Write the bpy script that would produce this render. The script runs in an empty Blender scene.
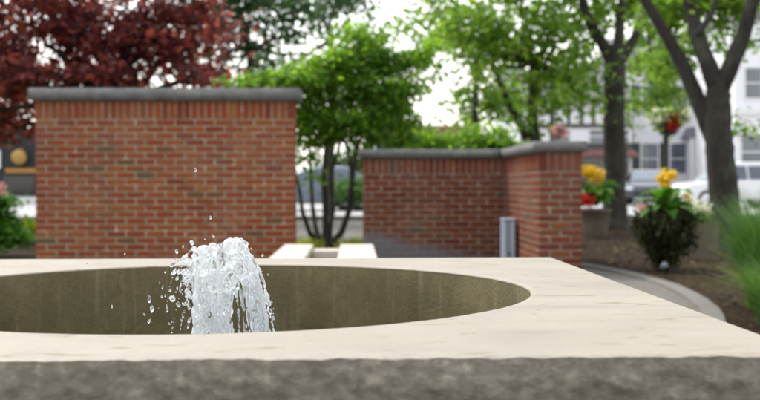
import bpy, bmesh, math, random
import numpy as np
from mathutils import Vector, Matrix, noise

random.seed(7)
rng = np.random.default_rng(7)
R = math.radians
scene = bpy.context.scene
col = scene.collection

# ------------------------------------------------------------------ camera, sky, sun, exposure
CAM_H = 0.84
F = 1024.0                       # focal length in photo pixels (760 wide)
cam_d = bpy.data.cameras.new('camera')
cam_d.sensor_width = 36.0
cam_d.lens = 36.0 * F / 760.0
cam_d.clip_start = 0.05
cam_d.clip_end = 2000
cam_d.dof.use_dof = True
cam_d.dof.focus_distance = 1.56
cam_d.dof.aperture_fstop = 6.2
cam = bpy.data.objects.new('camera', cam_d)
cam.location = (0, 0, CAM_H)
cam.rotation_euler = (Matrix.Rotation(R(-1.40), 4, 'Z') @ Matrix.Rotation(R(90 - 0.84), 4, 'X')
                      @ Matrix.Rotation(R(-0.10), 4, 'Z')).to_euler()
col.objects.link(cam)
scene.camera = cam

SUN_EL, SUN_AZ = R(56), R(-48)      # azimuth measured from +Y (straight ahead), negative is left
world = bpy.data.worlds.new('World')
scene.world = world
world.use_nodes = True
wn, wl = world.node_tree.nodes, world.node_tree.links
wn.clear()
sky = wn.new('ShaderNodeTexSky'); sky.sky_type = 'NISHITA'; sky.sun_disc = False
sky.sun_elevation = SUN_EL; sky.sun_rotation = SUN_AZ
sky.air_density = 2.0; sky.dust_density = 1.0; sky.ozone_density = 1.0; sky.altitude = 100
hs = wn.new('ShaderNodeHueSaturation'); hs.inputs['Saturation'].default_value = 0.22
bgn = wn.new('ShaderNodeBackground'); bgn.inputs['Strength'].default_value = 0.15
out = wn.new('ShaderNodeOutputWorld')
wl.new(sky.outputs[0], hs.inputs['Color']); wl.new(hs.outputs[0], bgn.inputs['Color']); wl.new(bgn.outputs[0], out.inputs[0])

sun_d = bpy.data.lights.new('sun', 'SUN')
sun_d.energy = 1.5; sun_d.angle = R(12); sun_d.color = (1.0, 0.95, 0.87)
sun = bpy.data.objects.new('sun', sun_d)
sdir = Vector((math.sin(SUN_AZ) * math.cos(SUN_EL), math.cos(SUN_AZ) * math.cos(SUN_EL), math.sin(SUN_EL)))
sun.rotation_euler = sdir.to_track_quat('Z', 'Y').to_euler()
sun.location = sdir * 60
col.objects.link(sun)

scene.view_settings.view_transform = 'Standard'
scene.view_settings.look = 'None'
scene.view_settings.gamma = 1
scene.view_settings.use_curve_mapping = False
scene.view_settings.exposure = 1.15
scene.cycles.max_bounces = 14
scene.cycles.transmission_bounces = 12
scene.cycles.transparent_max_bounces = 12
scene.cycles.use_denoising = True

# ------------------------------------------------------------------ helpers
def at(px, py, Y):
    """photo pixel seen at distance Y (metres ahead) -> place in the world"""
    return Vector(((px - 355.5) / F * Y, Y, CAM_H - (py - 185) / F * Y))

def gx(px, Y): return (px - 355.5) / F * Y
def gz(py, Y): return CAM_H - (py - 185) / F * Y

def link(o, parent=None):
    col.objects.link(o)
    if parent is not None: o.parent = parent
    return o

def tag(o, label=None, cat=None, group=None, kind=None):
    if label: o['label'] = label
    if cat: o['category'] = cat
    if group: o['group'] = group
    if kind: o['kind'] = kind
    return o

def empty(name, loc, label=None, cat=None, group=None, rz=0):
    o = bpy.data.objects.new(name, None); o.empty_display_size = 0.1
    o.location = loc; o.rotation_euler = (0, 0, rz)
    link(o); return tag(o, label, cat, group)

def mesh_obj(name, verts, faces, m, parent=None, smooth=False):
    me = bpy.data.meshes.new(name)
    me.from_pydata([tuple(v) for v in verts], [], faces)
    me.update()
    if m: me.materials.append(m)
    if smooth: me.shade_smooth()
    return link(bpy.data.objects.new(name, me), parent)

class MB:
    def __init__(s): s.v = []; s.f = []
    def add(s, vs, fs):
        b = len(s.v); s.v += [tuple(v) for v in vs]; s.f += [tuple(i + b for i in f) for f in fs]; return s
    def box(s, x0, x1, y0, y1, z0, z1, ch=0.0):
        if ch <= 0:
            vs = [(x0,y0,z0),(x1,y0,z0),(x1,y1,z0),(x0,y1,z0),(x0,y0,z1),(x1,y0,z1),(x1,y1,z1),(x0,y1,z1)]
            return s.add(vs, [(0,3,2,1),(4,5,6,7),(0,1,5,4),(1,2,6,5),(2,3,7,6),(3,0,4,7)])
        bm = bmesh.new(); bmesh.ops.create_cube(bm, size=1)
        for v in bm.verts:
            v.co = ((x0+x1)/2 + v.co.x*(x1-x0), (y0+y1)/2 + v.co.y*(y1-y0), (z0+z1)/2 + v.co.z*(z1-z0))
        bmesh.ops.bevel(bm, geom=list(bm.edges), offset=ch, segments=1, affect='EDGES')
        bm.verts.index_update()
        s.add([v.co[:] for v in bm.verts], [tuple(v.index for v in f.verts) for f in bm.faces]); bm.free(); return s
    def tube(s, pts, rads, n=8, cap=True, jit=0.0, seed=0):
        pts = [Vector(p) for p in pts]; b = len(s.v); rr = random.Random(seed)
        up = Vector((0.31, 0.93, 0.17)).normalized()
        for i, p in enumerate(pts):
            t = (pts[min(i+1, len(pts)-1)] - pts[max(i-1, 0)]).normalized()
            a = t.cross(up); a = a.normalized() if a.length > 1e-4 else Vector((1, 0, 0)); c = t.cross(a)
            for k in range(n):
                th = 2*math.pi*k/n
                r = rads[i] * (1 + (rr.random() - .5) * jit)
                s.v.append(tuple(p + (a*math.cos(th) + c*math.sin(th)) * r))
        for i in range(len(pts)-1):
            for k in range(n):
                s.f.append((b+i*n+k, b+i*n+(k+1) % n, b+(i+1)*n+(k+1) % n, b+(i+1)*n+k))
        if cap:
            s.f.append(tuple(b+k for k in range(n))[::-1]); s.f.append(tuple(b+(len(pts)-1)*n+k for k in range(n)))
        return s
    def lathe(s, prof, n=24, c=(0, 0, 0)):
        b = len(s.v)
        for r, z in prof:
            for k in range(n):
                th = 2*math.pi*k/n; s.v.append((c[0]+r*math.cos(th), c[1]+r*math.sin(th), c[2]+z))
        for i in range(len(prof)-1):
            for k in range(n):
                s.f.append((b+i*n+k, b+i*n+(k+1) % n, b+(i+1)*n+(k+1) % n, b+(i+1)*n+k))
        return s
    def build(s, name, m, parent=None, smooth=False): return mesh_obj(name, s.v, s.f, m, parent, smooth)

# ------------------------------------------------------------------ materials
def newmat(name):
    m = bpy.data.materials.new(name); m.use_nodes = True
    nt = m.node_tree; b = nt.nodes['Principled BSDF']
    return m, nt, b

def N(nt, kind, **kw):
    n = nt.nodes.new(kind)
    for k, v in kw.items():
        if k in n.inputs: n.inputs[k].default_value = v
        else: setattr(n, k, v)
    return n

def rgba(c): return (c[0], c[1], c[2], 1)

def ramp(nt, fac, stops):
    r = nt.nodes.new('ShaderNodeValToRGB')
    e = r.color_ramp.elements
    while len(e) < len(stops): e.new(0.5)
    for k, (p, c) in enumerate(stops):
        e[k].position = p; e[k].color = rgba(c) if len(c) == 3 else c
    nt.links.new(fac, r.inputs[0]); return r.outputs[0]

def noise_tex(nt, scale, detail=4, rough=.55, vec=None, dist=0):
    n = N(nt, 'ShaderNodeTexNoise', Scale=scale, Detail=detail, Roughness=rough, Distortion=dist)
    if vec is not None: nt.links.new(vec, n.inputs['Vector'])
    return n.outputs['Fac']

def objvec(nt, scale=None):
    tc = nt.nodes.new('ShaderNodeNewGeometry').outputs['Position']
    if scale is None: return tc
    mp = N(nt, 'ShaderNodeMapping'); mp.inputs['Scale'].default_value = scale
    nt.links.new(tc, mp.inputs['Vector']); return mp.outputs[0]

def mix(nt, fac, a, b, mode='MIX'):
    m = nt.nodes.new('ShaderNodeMix'); m.data_type = 'RGBA'; m.blend_type = mode
    for sock, v in ((m.inputs[0], fac), (m.inputs[6], a), (m.inputs[7], b)):
        if isinstance(v, (int, float)): sock.default_value = v
        elif isinstance(v, tuple): sock.default_value = rgba(v)
        else: nt.links.new(v, sock)
    return m.outputs[2]

def math_n(nt, op, a, b=None, c=None):
    m = nt.nodes.new('ShaderNodeMath'); m.operation = op
    for i, v in enumerate((a, b, c)):
        if v is None: continue
        if isinstance(v, (int, float)): m.inputs[i].default_value = v
        else: nt.links.new(v, m.inputs[i])
    return m.outputs[0]

def bump(nt, b, h, strength=.4, dist=.01):
    n = N(nt, 'ShaderNodeBump', Strength=strength, Distance=dist)
    nt.links.new(h, n.inputs['Height']); nt.links.new(n.outputs[0], b.inputs['Normal'])

def simple(name, c, rough=.6, metal=0.0, var=.18, scale=6, bmp=.15, spec=.4):
    m, nt, b = newmat(name)
    v = objvec(nt)
    f = noise_tex(nt, scale, 5, .6, v)
    cc = ramp(nt, f, [(.25, tuple(x*(1-var) for x in c)), (.75, tuple(min(1, x*(1+var)) for x in c))])
    nt.links.new(cc, b.inputs['Base Color'])
    b.inputs['Roughness'].default_value = rough; b.inputs['Metallic'].default_value = metal
    b.inputs['Specular IOR Level'].default_value = spec
    if bmp: bump(nt, b, noise_tex(nt, scale*5, 4, .6, v), bmp, .01)
    return m

def rand01(nt):
    """one random number for each piece, whether it is an object of its own or an island of a joined mesh"""
    a = nt.nodes.new('ShaderNodeObjectInfo').outputs['Random']
    g = nt.nodes.new('ShaderNodeNewGeometry').outputs['Random Per Island']
    return math_n(nt, 'FRACT', math_n(nt, 'ADD', math_n(nt, 'MULTIPLY', a, 7.31), math_n(nt, 'MULTIPLY', g, 3.77)))

def splash_stain(nt, base):
    """grey lime and splash marks at the foot of the wall beside the runnel (a stain with an outline of its own)"""
    p = nt.nodes.new('ShaderNodeNewGeometry').outputs['Position']
    s = nt.nodes.new('ShaderNodeSeparateXYZ'); nt.links.new(p, s.inputs[0])
    wob = noise_tex(nt, 2.6, 4, .6, p)
    top = math_n(nt, 'ADD', math_n(nt, 'MULTIPLY', s.outputs[0], -.24), math_n(nt, 'ADD', .36, math_n(nt, 'MULTIPLY', math_n(nt, 'SUBTRACT', wob, .5), .35)))
    h = math_n(nt, 'SUBTRACT', top, s.outputs[2])
    f = N(nt, 'ShaderNodeMapRange'); f.inputs[1].default_value = -.05; f.inputs[2].default_value = .09
    nt.links.new(h, f.inputs[0])
    far = math_n(nt, 'GREATER_THAN', s.outputs[1], 11.4)
    r = math_n(nt, 'MULTIPLY', math_n(nt, 'GREATER_THAN', s.outputs[0], -.2), far)
    fac = math_n(nt, 'MULTIPLY', math_n(nt, 'MULTIPLY', f.outputs[0], r), .9)
    return mix(nt, fac, base, (.17, .165, .175))

def brick_mat(name, stops, darkc):
    m, nt, b = newmat(name)
    r = rand01(nt)
    c = ramp(nt, r, stops)
    v = objvec(nt)
    f = noise_tex(nt, 45, 5, .65, v)
    c = mix(nt, ramp(nt, f, [(.45, (0, 0, 0)), (.8, (.4, .4, .4))]), c, darkc)
    big = noise_tex(nt, 1.6, 3, .5, v)
    c = mix(nt, ramp(nt, big, [(.45, (0, 0, 0)), (.75, (.18, .18, .18))]), c, (.30, .22, .18))
    bloom = noise_tex(nt, 1, 5, .6, objvec(nt, (5, 5, 1.1)))
    c = mix(nt, ramp(nt, bloom, [(.55, (0, 0, 0)), (.75, (.4, .4, .4))]), c, (.10, .06, .045))
    fl = noise_tex(nt, 30, 3, .6, v)
    c = mix(nt, ramp(nt, fl, [(.66, (0, 0, 0)), (.74, (.7, .7, .7))]), c, (.34, .27, .20))
    c = splash_stain(nt, c)
    nt.links.new(c, b.inputs['Base Color'])
    b.inputs['Roughness'].default_value = .82; b.inputs['Specular IOR Level'].default_value = .25
    bump(nt, b, noise_tex(nt, 120, 5, .65, v), .5, .004)
    return m

M = {}
M['brick_a'] = brick_mat('brick_orange', [(0, (.2424, .0557, .0153)), (.2, (.1983, .0387, .0131)), (.42, (.2570, .0743, .0175)), (.6, (.1615, .0297, .0121)), (.78, (.2717, .0929, .0230)), (.94, (.2056, .0446, .0153)), (.985, (.1102, .0669, .0246)), (1, (.0955, .0632, .0301))], (.1102, .0372, .0164))
M['brick_b'] = brick_mat('brick_red', [(0, (.1824, .0387, .0150)), (.25, (.1283, .0238, .0115)), (.5, (.1689, .0461, .0173)), (.7, (.1082, .0222, .0115)), (.88, (.1959, .0632, .0207)), (.95, (.1013, .0521, .0230)), (1, (.0608, .0483, .0230))], (.0811, .0297, .0144))
def mortar(name, a, b2):
    m, nt, b = newmat(name); v = objvec(nt)
    c = ramp(nt, noise_tex(nt, 11, 4, .6, v), [(.3, a), (.52, b2), (.60, b2), (.70, tuple(min(1, 1.75*x+.05) for x in b2))])
    c = splash_stain(nt, c)
    nt.links.new(c, b.inputs['Base Color']); b.inputs['Roughness'].default_value = .95
    bump(nt, b, noise_tex(nt, 90, 4, .6, v), .5, .004); return m
M['mortar'] = mortar('mortar_pale', (.19, .14, .095), (.31, .25, .18))
M['mortar_b'] = mortar('mortar_shaded', (.13, .10, .072), (.235, .195, .15))  # darker copy of the mortar: the right wall's shade is painted into its colour
def capm():
    m, nt, b = newmat('cap_stone'); v = objvec(nt)
    c = ramp(nt, noise_tex(nt, 7, 6, .7, v), [(.25, (.0820, .0820, .0779)), (.5, (.1394, .1394, .1353)), (.8, (.2378, .2337, .2214))])
    nt.links.new(c, b.inputs['Base Color']); b.inputs['Roughness'].default_value = .85
    bump(nt, b, noise_tex(nt, 60, 6, .7, v), .7, .008); return m
M['cap'] = capm()

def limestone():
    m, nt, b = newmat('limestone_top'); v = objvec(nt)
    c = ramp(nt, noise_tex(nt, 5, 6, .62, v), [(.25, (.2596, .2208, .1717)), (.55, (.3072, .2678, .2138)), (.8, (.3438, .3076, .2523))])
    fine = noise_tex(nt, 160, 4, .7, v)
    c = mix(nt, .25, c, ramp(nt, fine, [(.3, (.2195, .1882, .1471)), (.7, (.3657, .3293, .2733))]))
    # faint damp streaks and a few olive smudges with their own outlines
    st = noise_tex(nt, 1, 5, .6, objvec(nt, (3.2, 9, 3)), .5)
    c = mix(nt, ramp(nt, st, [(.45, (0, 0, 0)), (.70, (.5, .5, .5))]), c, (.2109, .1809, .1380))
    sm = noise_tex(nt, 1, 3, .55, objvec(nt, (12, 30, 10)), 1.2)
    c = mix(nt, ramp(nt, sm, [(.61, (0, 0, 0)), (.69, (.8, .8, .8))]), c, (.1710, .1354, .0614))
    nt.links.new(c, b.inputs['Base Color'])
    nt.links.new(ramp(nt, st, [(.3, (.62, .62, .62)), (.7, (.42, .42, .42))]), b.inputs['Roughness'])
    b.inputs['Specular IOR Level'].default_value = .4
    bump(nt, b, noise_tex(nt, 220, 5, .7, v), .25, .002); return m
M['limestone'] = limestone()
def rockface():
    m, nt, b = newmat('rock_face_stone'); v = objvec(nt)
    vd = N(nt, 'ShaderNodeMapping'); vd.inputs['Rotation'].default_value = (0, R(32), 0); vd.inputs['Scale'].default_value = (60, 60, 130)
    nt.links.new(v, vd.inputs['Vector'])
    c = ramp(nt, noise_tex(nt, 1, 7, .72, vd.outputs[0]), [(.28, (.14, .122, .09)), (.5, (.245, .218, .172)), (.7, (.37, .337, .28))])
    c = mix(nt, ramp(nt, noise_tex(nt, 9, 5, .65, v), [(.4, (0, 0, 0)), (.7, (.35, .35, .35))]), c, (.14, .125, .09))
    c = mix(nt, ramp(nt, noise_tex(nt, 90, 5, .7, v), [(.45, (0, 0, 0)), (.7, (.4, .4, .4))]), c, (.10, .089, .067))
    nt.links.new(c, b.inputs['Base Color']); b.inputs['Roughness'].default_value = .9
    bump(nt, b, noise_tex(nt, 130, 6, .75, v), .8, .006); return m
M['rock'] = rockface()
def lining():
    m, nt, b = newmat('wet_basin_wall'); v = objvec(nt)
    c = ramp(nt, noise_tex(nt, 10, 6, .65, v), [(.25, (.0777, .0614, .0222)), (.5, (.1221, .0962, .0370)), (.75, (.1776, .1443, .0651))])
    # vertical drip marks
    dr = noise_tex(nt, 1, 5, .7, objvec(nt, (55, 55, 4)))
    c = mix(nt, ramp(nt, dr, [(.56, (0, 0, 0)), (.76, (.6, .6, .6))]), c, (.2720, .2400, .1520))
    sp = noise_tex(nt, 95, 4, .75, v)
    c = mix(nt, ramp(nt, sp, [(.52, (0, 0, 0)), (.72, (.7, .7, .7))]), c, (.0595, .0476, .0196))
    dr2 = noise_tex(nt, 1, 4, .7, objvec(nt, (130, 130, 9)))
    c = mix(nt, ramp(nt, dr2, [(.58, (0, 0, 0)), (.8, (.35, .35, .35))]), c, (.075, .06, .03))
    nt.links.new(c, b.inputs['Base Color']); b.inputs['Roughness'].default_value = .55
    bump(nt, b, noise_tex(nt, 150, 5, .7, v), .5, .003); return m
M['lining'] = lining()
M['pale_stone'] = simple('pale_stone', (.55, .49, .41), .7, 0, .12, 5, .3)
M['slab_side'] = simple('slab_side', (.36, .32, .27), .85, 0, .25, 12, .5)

def water_mat(name, foam=.0):
    m, nt, b = newmat(name)
    b.inputs['Base Color'].default_value = (.97, .985, 1, 1); b.inputs['Roughness'].default_value = .02
    b.inputs['IOR'].default_value = 1.33; b.inputs['Transmission Weight'].default_value = 1.0
    if foam > 0:
        d = N(nt, 'ShaderNodeBsdfDiffuse'); d.inputs[0].default_value = (.93, .95, .97, 1)
        t = N(nt, 'ShaderNodeBsdfTranslucent'); t.inputs[0].default_value = (.93, .95, .97, 1)
        ms = nt.nodes.new('ShaderNodeMixShader'); ms.inputs[0].default_value = .55
        nt.links.new(d.outputs[0], ms.inputs[1]); nt.links.new(t.outputs[0], ms.inputs[2])
        f = noise_tex(nt, 1, 5, .65, objvec(nt, (80, 80, 34)))
        fr = ramp(nt, f, [(.40, (foam*.06,)*3), (.56, (min(1, foam*1.75),)*3)])
        m2 = nt.nodes.new('ShaderNodeMixShader'); nt.links.new(fr, m2.inputs[0])
        nt.links.new(b.outputs[0], m2.inputs[1]); nt.links.new(ms.outputs[0], m2.inputs[2])
        nt.links.new(m2.outputs[0], nt.nodes['Material Output'].inputs['Surface'])
    return m
M['water_jet'] = water_mat('splashing_water', .42)
M['droplet'] = water_mat('water_droplet', .12)
def pool():
    m, nt, b = newmat('basin_water')
    b.inputs['Base Color'].default_value = (.09, .085, .05, 1); b.inputs['Roughness'].default_value = .06
    bump(nt, b, noise_tex(nt, 22, 4, .6, objvec(nt)), .6, .02); return m
M['pool'] = pool()

def leaf(name, stops, trans=.45, tint=1.4):
    m, nt, b = newmat(name)
    r = nt.nodes.new('ShaderNodeNewGeometry').outputs['Random Per Island']
    big = noise_tex(nt, 1.3, 2, .5, objvec(nt))
    c = ramp(nt, math_n(nt, 'ADD', math_n(nt, 'MULTIPLY', r, .65), math_n(nt, 'MULTIPLY', math_n(nt, 'SUBTRACT', big, .3), .8)), stops)
    nt.links.new(c, b.inputs['Base Color']); b.inputs['Roughness'].default_value = .5
    b.inputs['Specular IOR Level'].default_value = .05 if trans == 0 else .3
    t = nt.nodes.new('ShaderNodeBsdfTranslucent')
    nt.links.new(mix(nt, 1.0, c, (tint, tint, tint*.55), 'MULTIPLY'), t.inputs[0])
    ms = nt.nodes.new('ShaderNodeMixShader'); ms.inputs[0].default_value = trans
    nt.links.new(b.outputs[0], ms.inputs[1]); nt.links.new(t.outputs[0], ms.inputs[2])
    nt.links.new(ms.outputs[0], nt.nodes['Material Output'].inputs['Surface']); return m
M['leaf_maple'] = leaf('leaf_bright_green', [(.05, (.045, .11, .015)), (.5, (.105, .205, .026)), (.95, (.22, .33, .035))], .55, 2.2)
M['leaf_light'] = leaf('leaf_light_green', [(.05, (.055, .13, .02)), (.5, (.12, .215, .035)), (.95, (.22, .31, .06))], .6, 1.9)
M['leaf_dark'] = leaf('leaf_dark_green', [(.05, (.018, .05, .016)), (.5, (.04, .095, .035)), (.95, (.08, .15, .06))], .4, 1.5)
M['leaf_red'] = leaf('leaf_red', [(.1, (.040, .018, .026)), (.45, (.095, .032, .042)), (.66, (.25, .05, .058)), (1.0, (.50, .13, .11))], .5, 2.1)
M['leaf_plant'] = leaf('leaf_plant', [(.05, (.03, .10, .012)), (.5, (.07, .19, .02)), (.95, (.13, .27, .03))], .4, 1.6)
M['leaf_grass'] = leaf('leaf_grass_blade', [(.05, (.04, .11, .025)), (.5, (.085, .19, .045)), (.95, (.16, .27, .08))], .4, 1.4)
M['leaf_vine'] = leaf('leaf_dusky', [(.05, (.014, .016, .007)), (.5, (.030, .036, .016)), (.95, (.065, .062, .026))], .3, 1.2)
M['leaf_vine'].node_tree.nodes['Principled BSDF'].inputs['Specular IOR Level'].default_value = .08
M['leaf_lime'] = leaf('leaf_yellow_green', [(.05, (.20, .26, .02)), (.5, (.32, .36, .03)), (.95, (.45, .45, .05))], .45, 1.4)
M['petal_yellow'] = leaf('petal_yellow', [(.05, (.70, .45, .01)), (.95, (.85, .65, .03))], .35, 1.2)
M['petal_red'] = leaf('petal_red', [(.05, (.45, .01, .015)), (.95, (.65, .03, .04))], .35, 1.2)
M['petal_coral'] = leaf('petal_coral', [(.05, (.70, .05, .03)), (.95, (.80, .22, .10))], .35, 1.2)
M['petal_white'] = leaf('petal_white', [(.05, (.72, .72, .66)), (.95, (.85, .85, .80))], .35, 1.1)
M['petal_pink'] = leaf('petal_pink', [(.05, (.65, .22, .33)), (.95, (.80, .50, .58))], .35, 1.2)

def bark(name, a, b2):
    m, nt, b = newmat(name)
    v = objvec(nt, (26, 26, 4.5))
    f = noise_tex(nt, 1, 6, .7, v)
    c = ramp(nt, f, [(.3, a), (.7, b2)])
    c = mix(nt, ramp(nt, noise_tex(nt, 3.5, 4, .6, objvec(nt)), [(.5, (0, 0, 0)), (.75, (.5, .5, .5))]), c, (.085, .10, .07))
    nt.links.new(c, b.inputs['Base Color']); b.inputs['Roughness'].default_value = .9
    bump(nt, b, f, 1.0, .03); return m
M['bark'] = bark('bark_grey_brown', (.0112, .0092, .0068), (.0496, .0408, .0304))
M['bark_dark'] = bark('bark_dark', (.0112, .0080, .0064), (.0440, .0320, .0240))

def ground_mat(name, stops, scale, bstr=.8, bd=.03, rough=.95):
    m, nt, b = newmat(name); v = objvec(nt)
    f = noise_tex(nt, scale, 7, .72, v)
    c = ramp(nt, f, stops)
    c2 = mix(nt, ramp(nt, noise_tex(nt, scale*.08, 4, .6, v), [(.35, (0, 0, 0)), (.7, (.45, .45, .45))]), c, tuple(x*.55 for x in stops[1][1]))
    nt.links.new(c2, b.inputs['Base Color']); b.inputs['Roughness'].default_value = rough; b.inputs['Specular IOR Level'].default_value = .06
    bump(nt, b, noise_tex(nt, scale*1.5, 6, .7, v), bstr, bd); return m
M['mulch'] = ground_mat('mulch', [(.3, (.010, .007, .004)), (.52, (.042, .029, .019)), (.75, (.11, .08, .052))], 16)
M['soil'] = ground_mat('soil', [(.3, (.07, .06, .04)), (.5, (.11, .10, .06)), (.75, (.16, .15, .09))], 5)
M['lawn'] = ground_mat('lawn', [(.3, (.05, .10, .02)), (.5, (.09, .16, .035)), (.75, (.15, .21, .06))], 9)
M['paving'] = ground_mat('paving', [(.3, (.1253, .1153, .1008)), (.5, (.1670, .1565, .1371)), (.75, (.2171, .2018, .1774))], 12, .3, .005, .8)
M['street'] = ground_mat('street', [(.3, (.3520, .3520, .3520)), (.5, (.4136, .4136, .4092)), (.75, (.4752, .4708, .4664))], 6, .3, .005, .75)
M['kerb'] = simple('kerb_concrete', (.155, .146, .13), .85, 0, .15, 8, .4)
M['chip'] = leaf('bark_chip', [(.05, (.020, .013, .008)), (.5, (.048, .033, .021)), (.95, (.13, .095, .062))], .0)
M['fallen'] = leaf('fallen_leaf', [(.05, (.20, .13, .04)), (.95, (.32, .25, .09))], .2)

M['metal_box'] = simple('painted_grey_metal', (.26, .30, .37), .45, .0, .08, 8, .05)
M['metal_edge'] = simple('painted_metal_edge', (.40, .44, .51), .45, .0, .05, 8, .05)
M['black_metal'] = simple('black_metal', (.018, .02, .02), .4, .3, .2, 10, .05)
M['white_wall'] = simple('white_siding', (.78, .78, .82), .8, 0, .04, 2, .1)
M['cream_wall'] = simple('cream_plaster', (.60, .54, .47), .85, 0, .06, 2, .1)
M['timber'] = simple('dark_timber', (.085, .075, .08), .8, 0, .2, 4, .2)
M['roof_grey'] = simple('grey_shingle', (.17, .17, .19), .9, 0, .2, 3, .3)
M['roof_red'] = simple('brown_red_roof', (.20, .10, .085), .9, 0, .2, 3, .3)
M['shutter'] = simple('dark_green_shutter', (.03, .06, .06), .6, 0, .1, 5, .05)
M['dark_front'] = simple('dark_shop_front', (.012, .013, .016), .6, 0, .2, 2, .05)
M['amber'] = simple('amber_paint', (.34, .17, .03), .5, 0, .1, 5, .05)
M['yellow_paint'] = simple('yellow_paint', (.34, .20, .05), .5, 0, .12, 6, .05)
M['trim_white'] = simple('white_trim', (.72, .72, .72), .6, 0, .04, 5, .05)
M['blue_sign'] = simple('blue_sign', (.10, .17, .36), .5, 0, .05, 5, 0)
def glassm(name, c, rough=.06):
    m, nt, b = newmat(name); b.inputs['Base Color'].default_value = rgba(c); b.inputs['Roughness'].default_value = rough
    b.inputs['Specular IOR Level'].default_value = .8
    nt.links.new(ramp(nt, noise_tex(nt, .7, 2, .5, objvec(nt)), [(.3, tuple(x*.6 for x in c)), (.7, c)]), b.inputs['Base Color']); return m
M['pane'] = glassm('window_glass', (.12, .15, .19))
M['pane_dark'] = glassm('dark_glass', (.02, .022, .028))
def paint(name, c):
    m, nt, b = newmat(name); b.inputs['Roughness'].default_value = .3; b.inputs['Coat Weight'].default_value = .6
    nt.links.new(ramp(nt, noise_tex(nt, 3, 4, .6, objvec(nt)), [(.3, tuple(x*.93 for x in c)), (.7, c)]), b.inputs['Base Color']); return m
M['paint_white'] = paint('car_paint_white', (.72, .73, .76))
M['paint_dark'] = paint('car_paint_charcoal', (.05, .055, .07))
M['paint_blue'] = paint('car_paint_blue_grey', (.16, .20, .27))
M['tyre'] = simple('tyre_rubber', (.02, .02, .02), .8)
M['rim'] = simple('alloy_rim', (.5, .5, .52), .3, .8, .05)
M['lamp_clear'] = simple('lamp_lens', (.7, .72, .75), .15, 0, .05)
M['lamp_red'] = simple('tail_lens', (.45, .02, .02), .2, 0, .05)
M['pot'] = simple('weathered_planter', (.12, .095, .068), .85, 0, .25, 9, .4)
M['pot_dark'] = simple('dark_clay_planter', (.075, .055, .042), .85, 0, .25, 9, .4)
M['spot'] = simple('pale_metal_lamp', (.15, .165, .20), .6, .1, .1, 12, .05)

# ------------------------------------------------------------------ ground, plaza, street
def sheet(name, pts, z, m, kind='structure'):
    o = mesh_obj(name, [(x, y, z) for x, y in pts], [tuple(range(len(pts)))], m)
    return tag(o, kind=kind)

sheet('ground', [(-400, -60), (400, -60), (400, 700), (-400, 700)], 0, M['mulch'])
# plaza around the fountain, with a curved right edge
edge = [(1.3, -6), (1.3, 3.0), (1.35, 4.0), (1.66, 5.0), (1.99, 5.8), (2.19, 6.4), (2.30, 6.8), (2.40, 7.3), (2.47, 7.8), (2.52, 8.3), (2.53, 8.8), (2.51, 9.3), (2.45, 9.8), (2.36, 10.2), (2.26, 10.6), (2.14, 11.0), (2.05, 11.8), (.2, 12.4)]
plaza = [(-3.6, -6)] + edge + [(-.7, 12.4), (-3.6, 11.2)]
sheet('plaza_paving', plaza, .004, M['paving'])
# a kerb edging strip follows the curve
kb = MB()
for (x0, y0), (x1, y1) in zip(edge[:-3], edge[1:-2]):
    d = Vector((x1-x0, y1-y0, 0)).normalized(); n = Vector((d.y, -d.x, 0)) * .13
    a, b_ = Vector((x0, y0, 0)), Vector((x1, y1, 0))
    vs = [a, b_, b_+n, a+n]
    kb.add([(v.x, v.y, .0) for v in vs] + [(v.x, v.y, .02) for v in vs], [(4, 7, 6, 5), (0, 1, 5, 4), (1, 2, 6, 5), (2, 3, 7, 6), (3, 0, 4, 7)])
tag(kb.build('kerb_edging', M['kerb']), kind='structure')
sheet('path_paving', [(-1.5, 14.3), (1.6, 14.3), (2.6, 24), (-3.4, 24)], .004, M['paving'])
sheet('lawn', [(-14, 15.5), (-3.3, 15.5), (-4.6, 23), (-14, 23)], .004, M['lawn'])
sheet('street', [(-120, 24), (120, 24), (120, 46), (-120, 46)], .006, M['street'])
k2 = MB().box(-120, 120, 23.75, 24, 0, .12).build('street_kerb', M['kerb']); tag(k2, kind='structure')

# ------------------------------------------------------------------ fountain
TOP = CAM_H - .168
FX0, FX1, FY0, FY1 = -.911, .4515, 1.0, 2.356
CX, CY, RR = -.23, 1.668, .510
fountain = empty('stone_fountain', (CX, CY, 0), 'large square cream stone fountain with a round basin, nearest to the viewer', 'fountain')
def child_mesh(name, verts, faces, m, parent, smooth=False):
    o = mesh_obj(name, [(v[0]-parent.location.x, v[1]-parent.location.y, v[2]-parent.location.z) for v in verts], faces, m, parent, smooth)
    return o

# top slab: ring from the round opening to the square, with a fine front strip whose lip is uneven
v, f = [], []
YS = FY0 + .06
nang = 256
angs = sorted(set([2*math.pi*k/nang for k in range(nang)] + [math.atan2(y-CY, x-CX) % (2*math.pi) for x in (FX0, FX1) for y in (YS, FY1)]))
def outer(th):
    dx, dy = math.cos(th), math.sin(th); t = 1e9
    if dx > 1e-9: t = min(t, (FX1-CX)/dx)
    if dx < -1e-9: t = min(t, (FX0-CX)/dx)
    if dy > 1e-9: t = min(t, (FY1-CY)/dy)
    if dy < -1e-9: t = min(t, (YS-CY)/dy)
    return t
nring = 8
prof = [(-.0, -.003), (.0005, -.0012), (.0018, -.0002), (.010, 0)]
for th in angs:
    to = outer(th)
    chip = .0014*noise.noise(Vector((math.cos(th)*22, math.sin(th)*22, 3)))
    for k, (dr, dz) in enumerate(prof):
        r = RR + dr + (chip if k < 3 else 0)
        v.append((CX+r*math.cos(th), CY+r*math.sin(th), TOP+dz))
    for k in range(1, nring+1):
        r = RR+.010 + (to-RR-.010)*k/nring
        v.append((CX+r*math.cos(th), CY+r*math.sin(th), TOP))
W = len(prof)+nring
na = len(angs)
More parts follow.
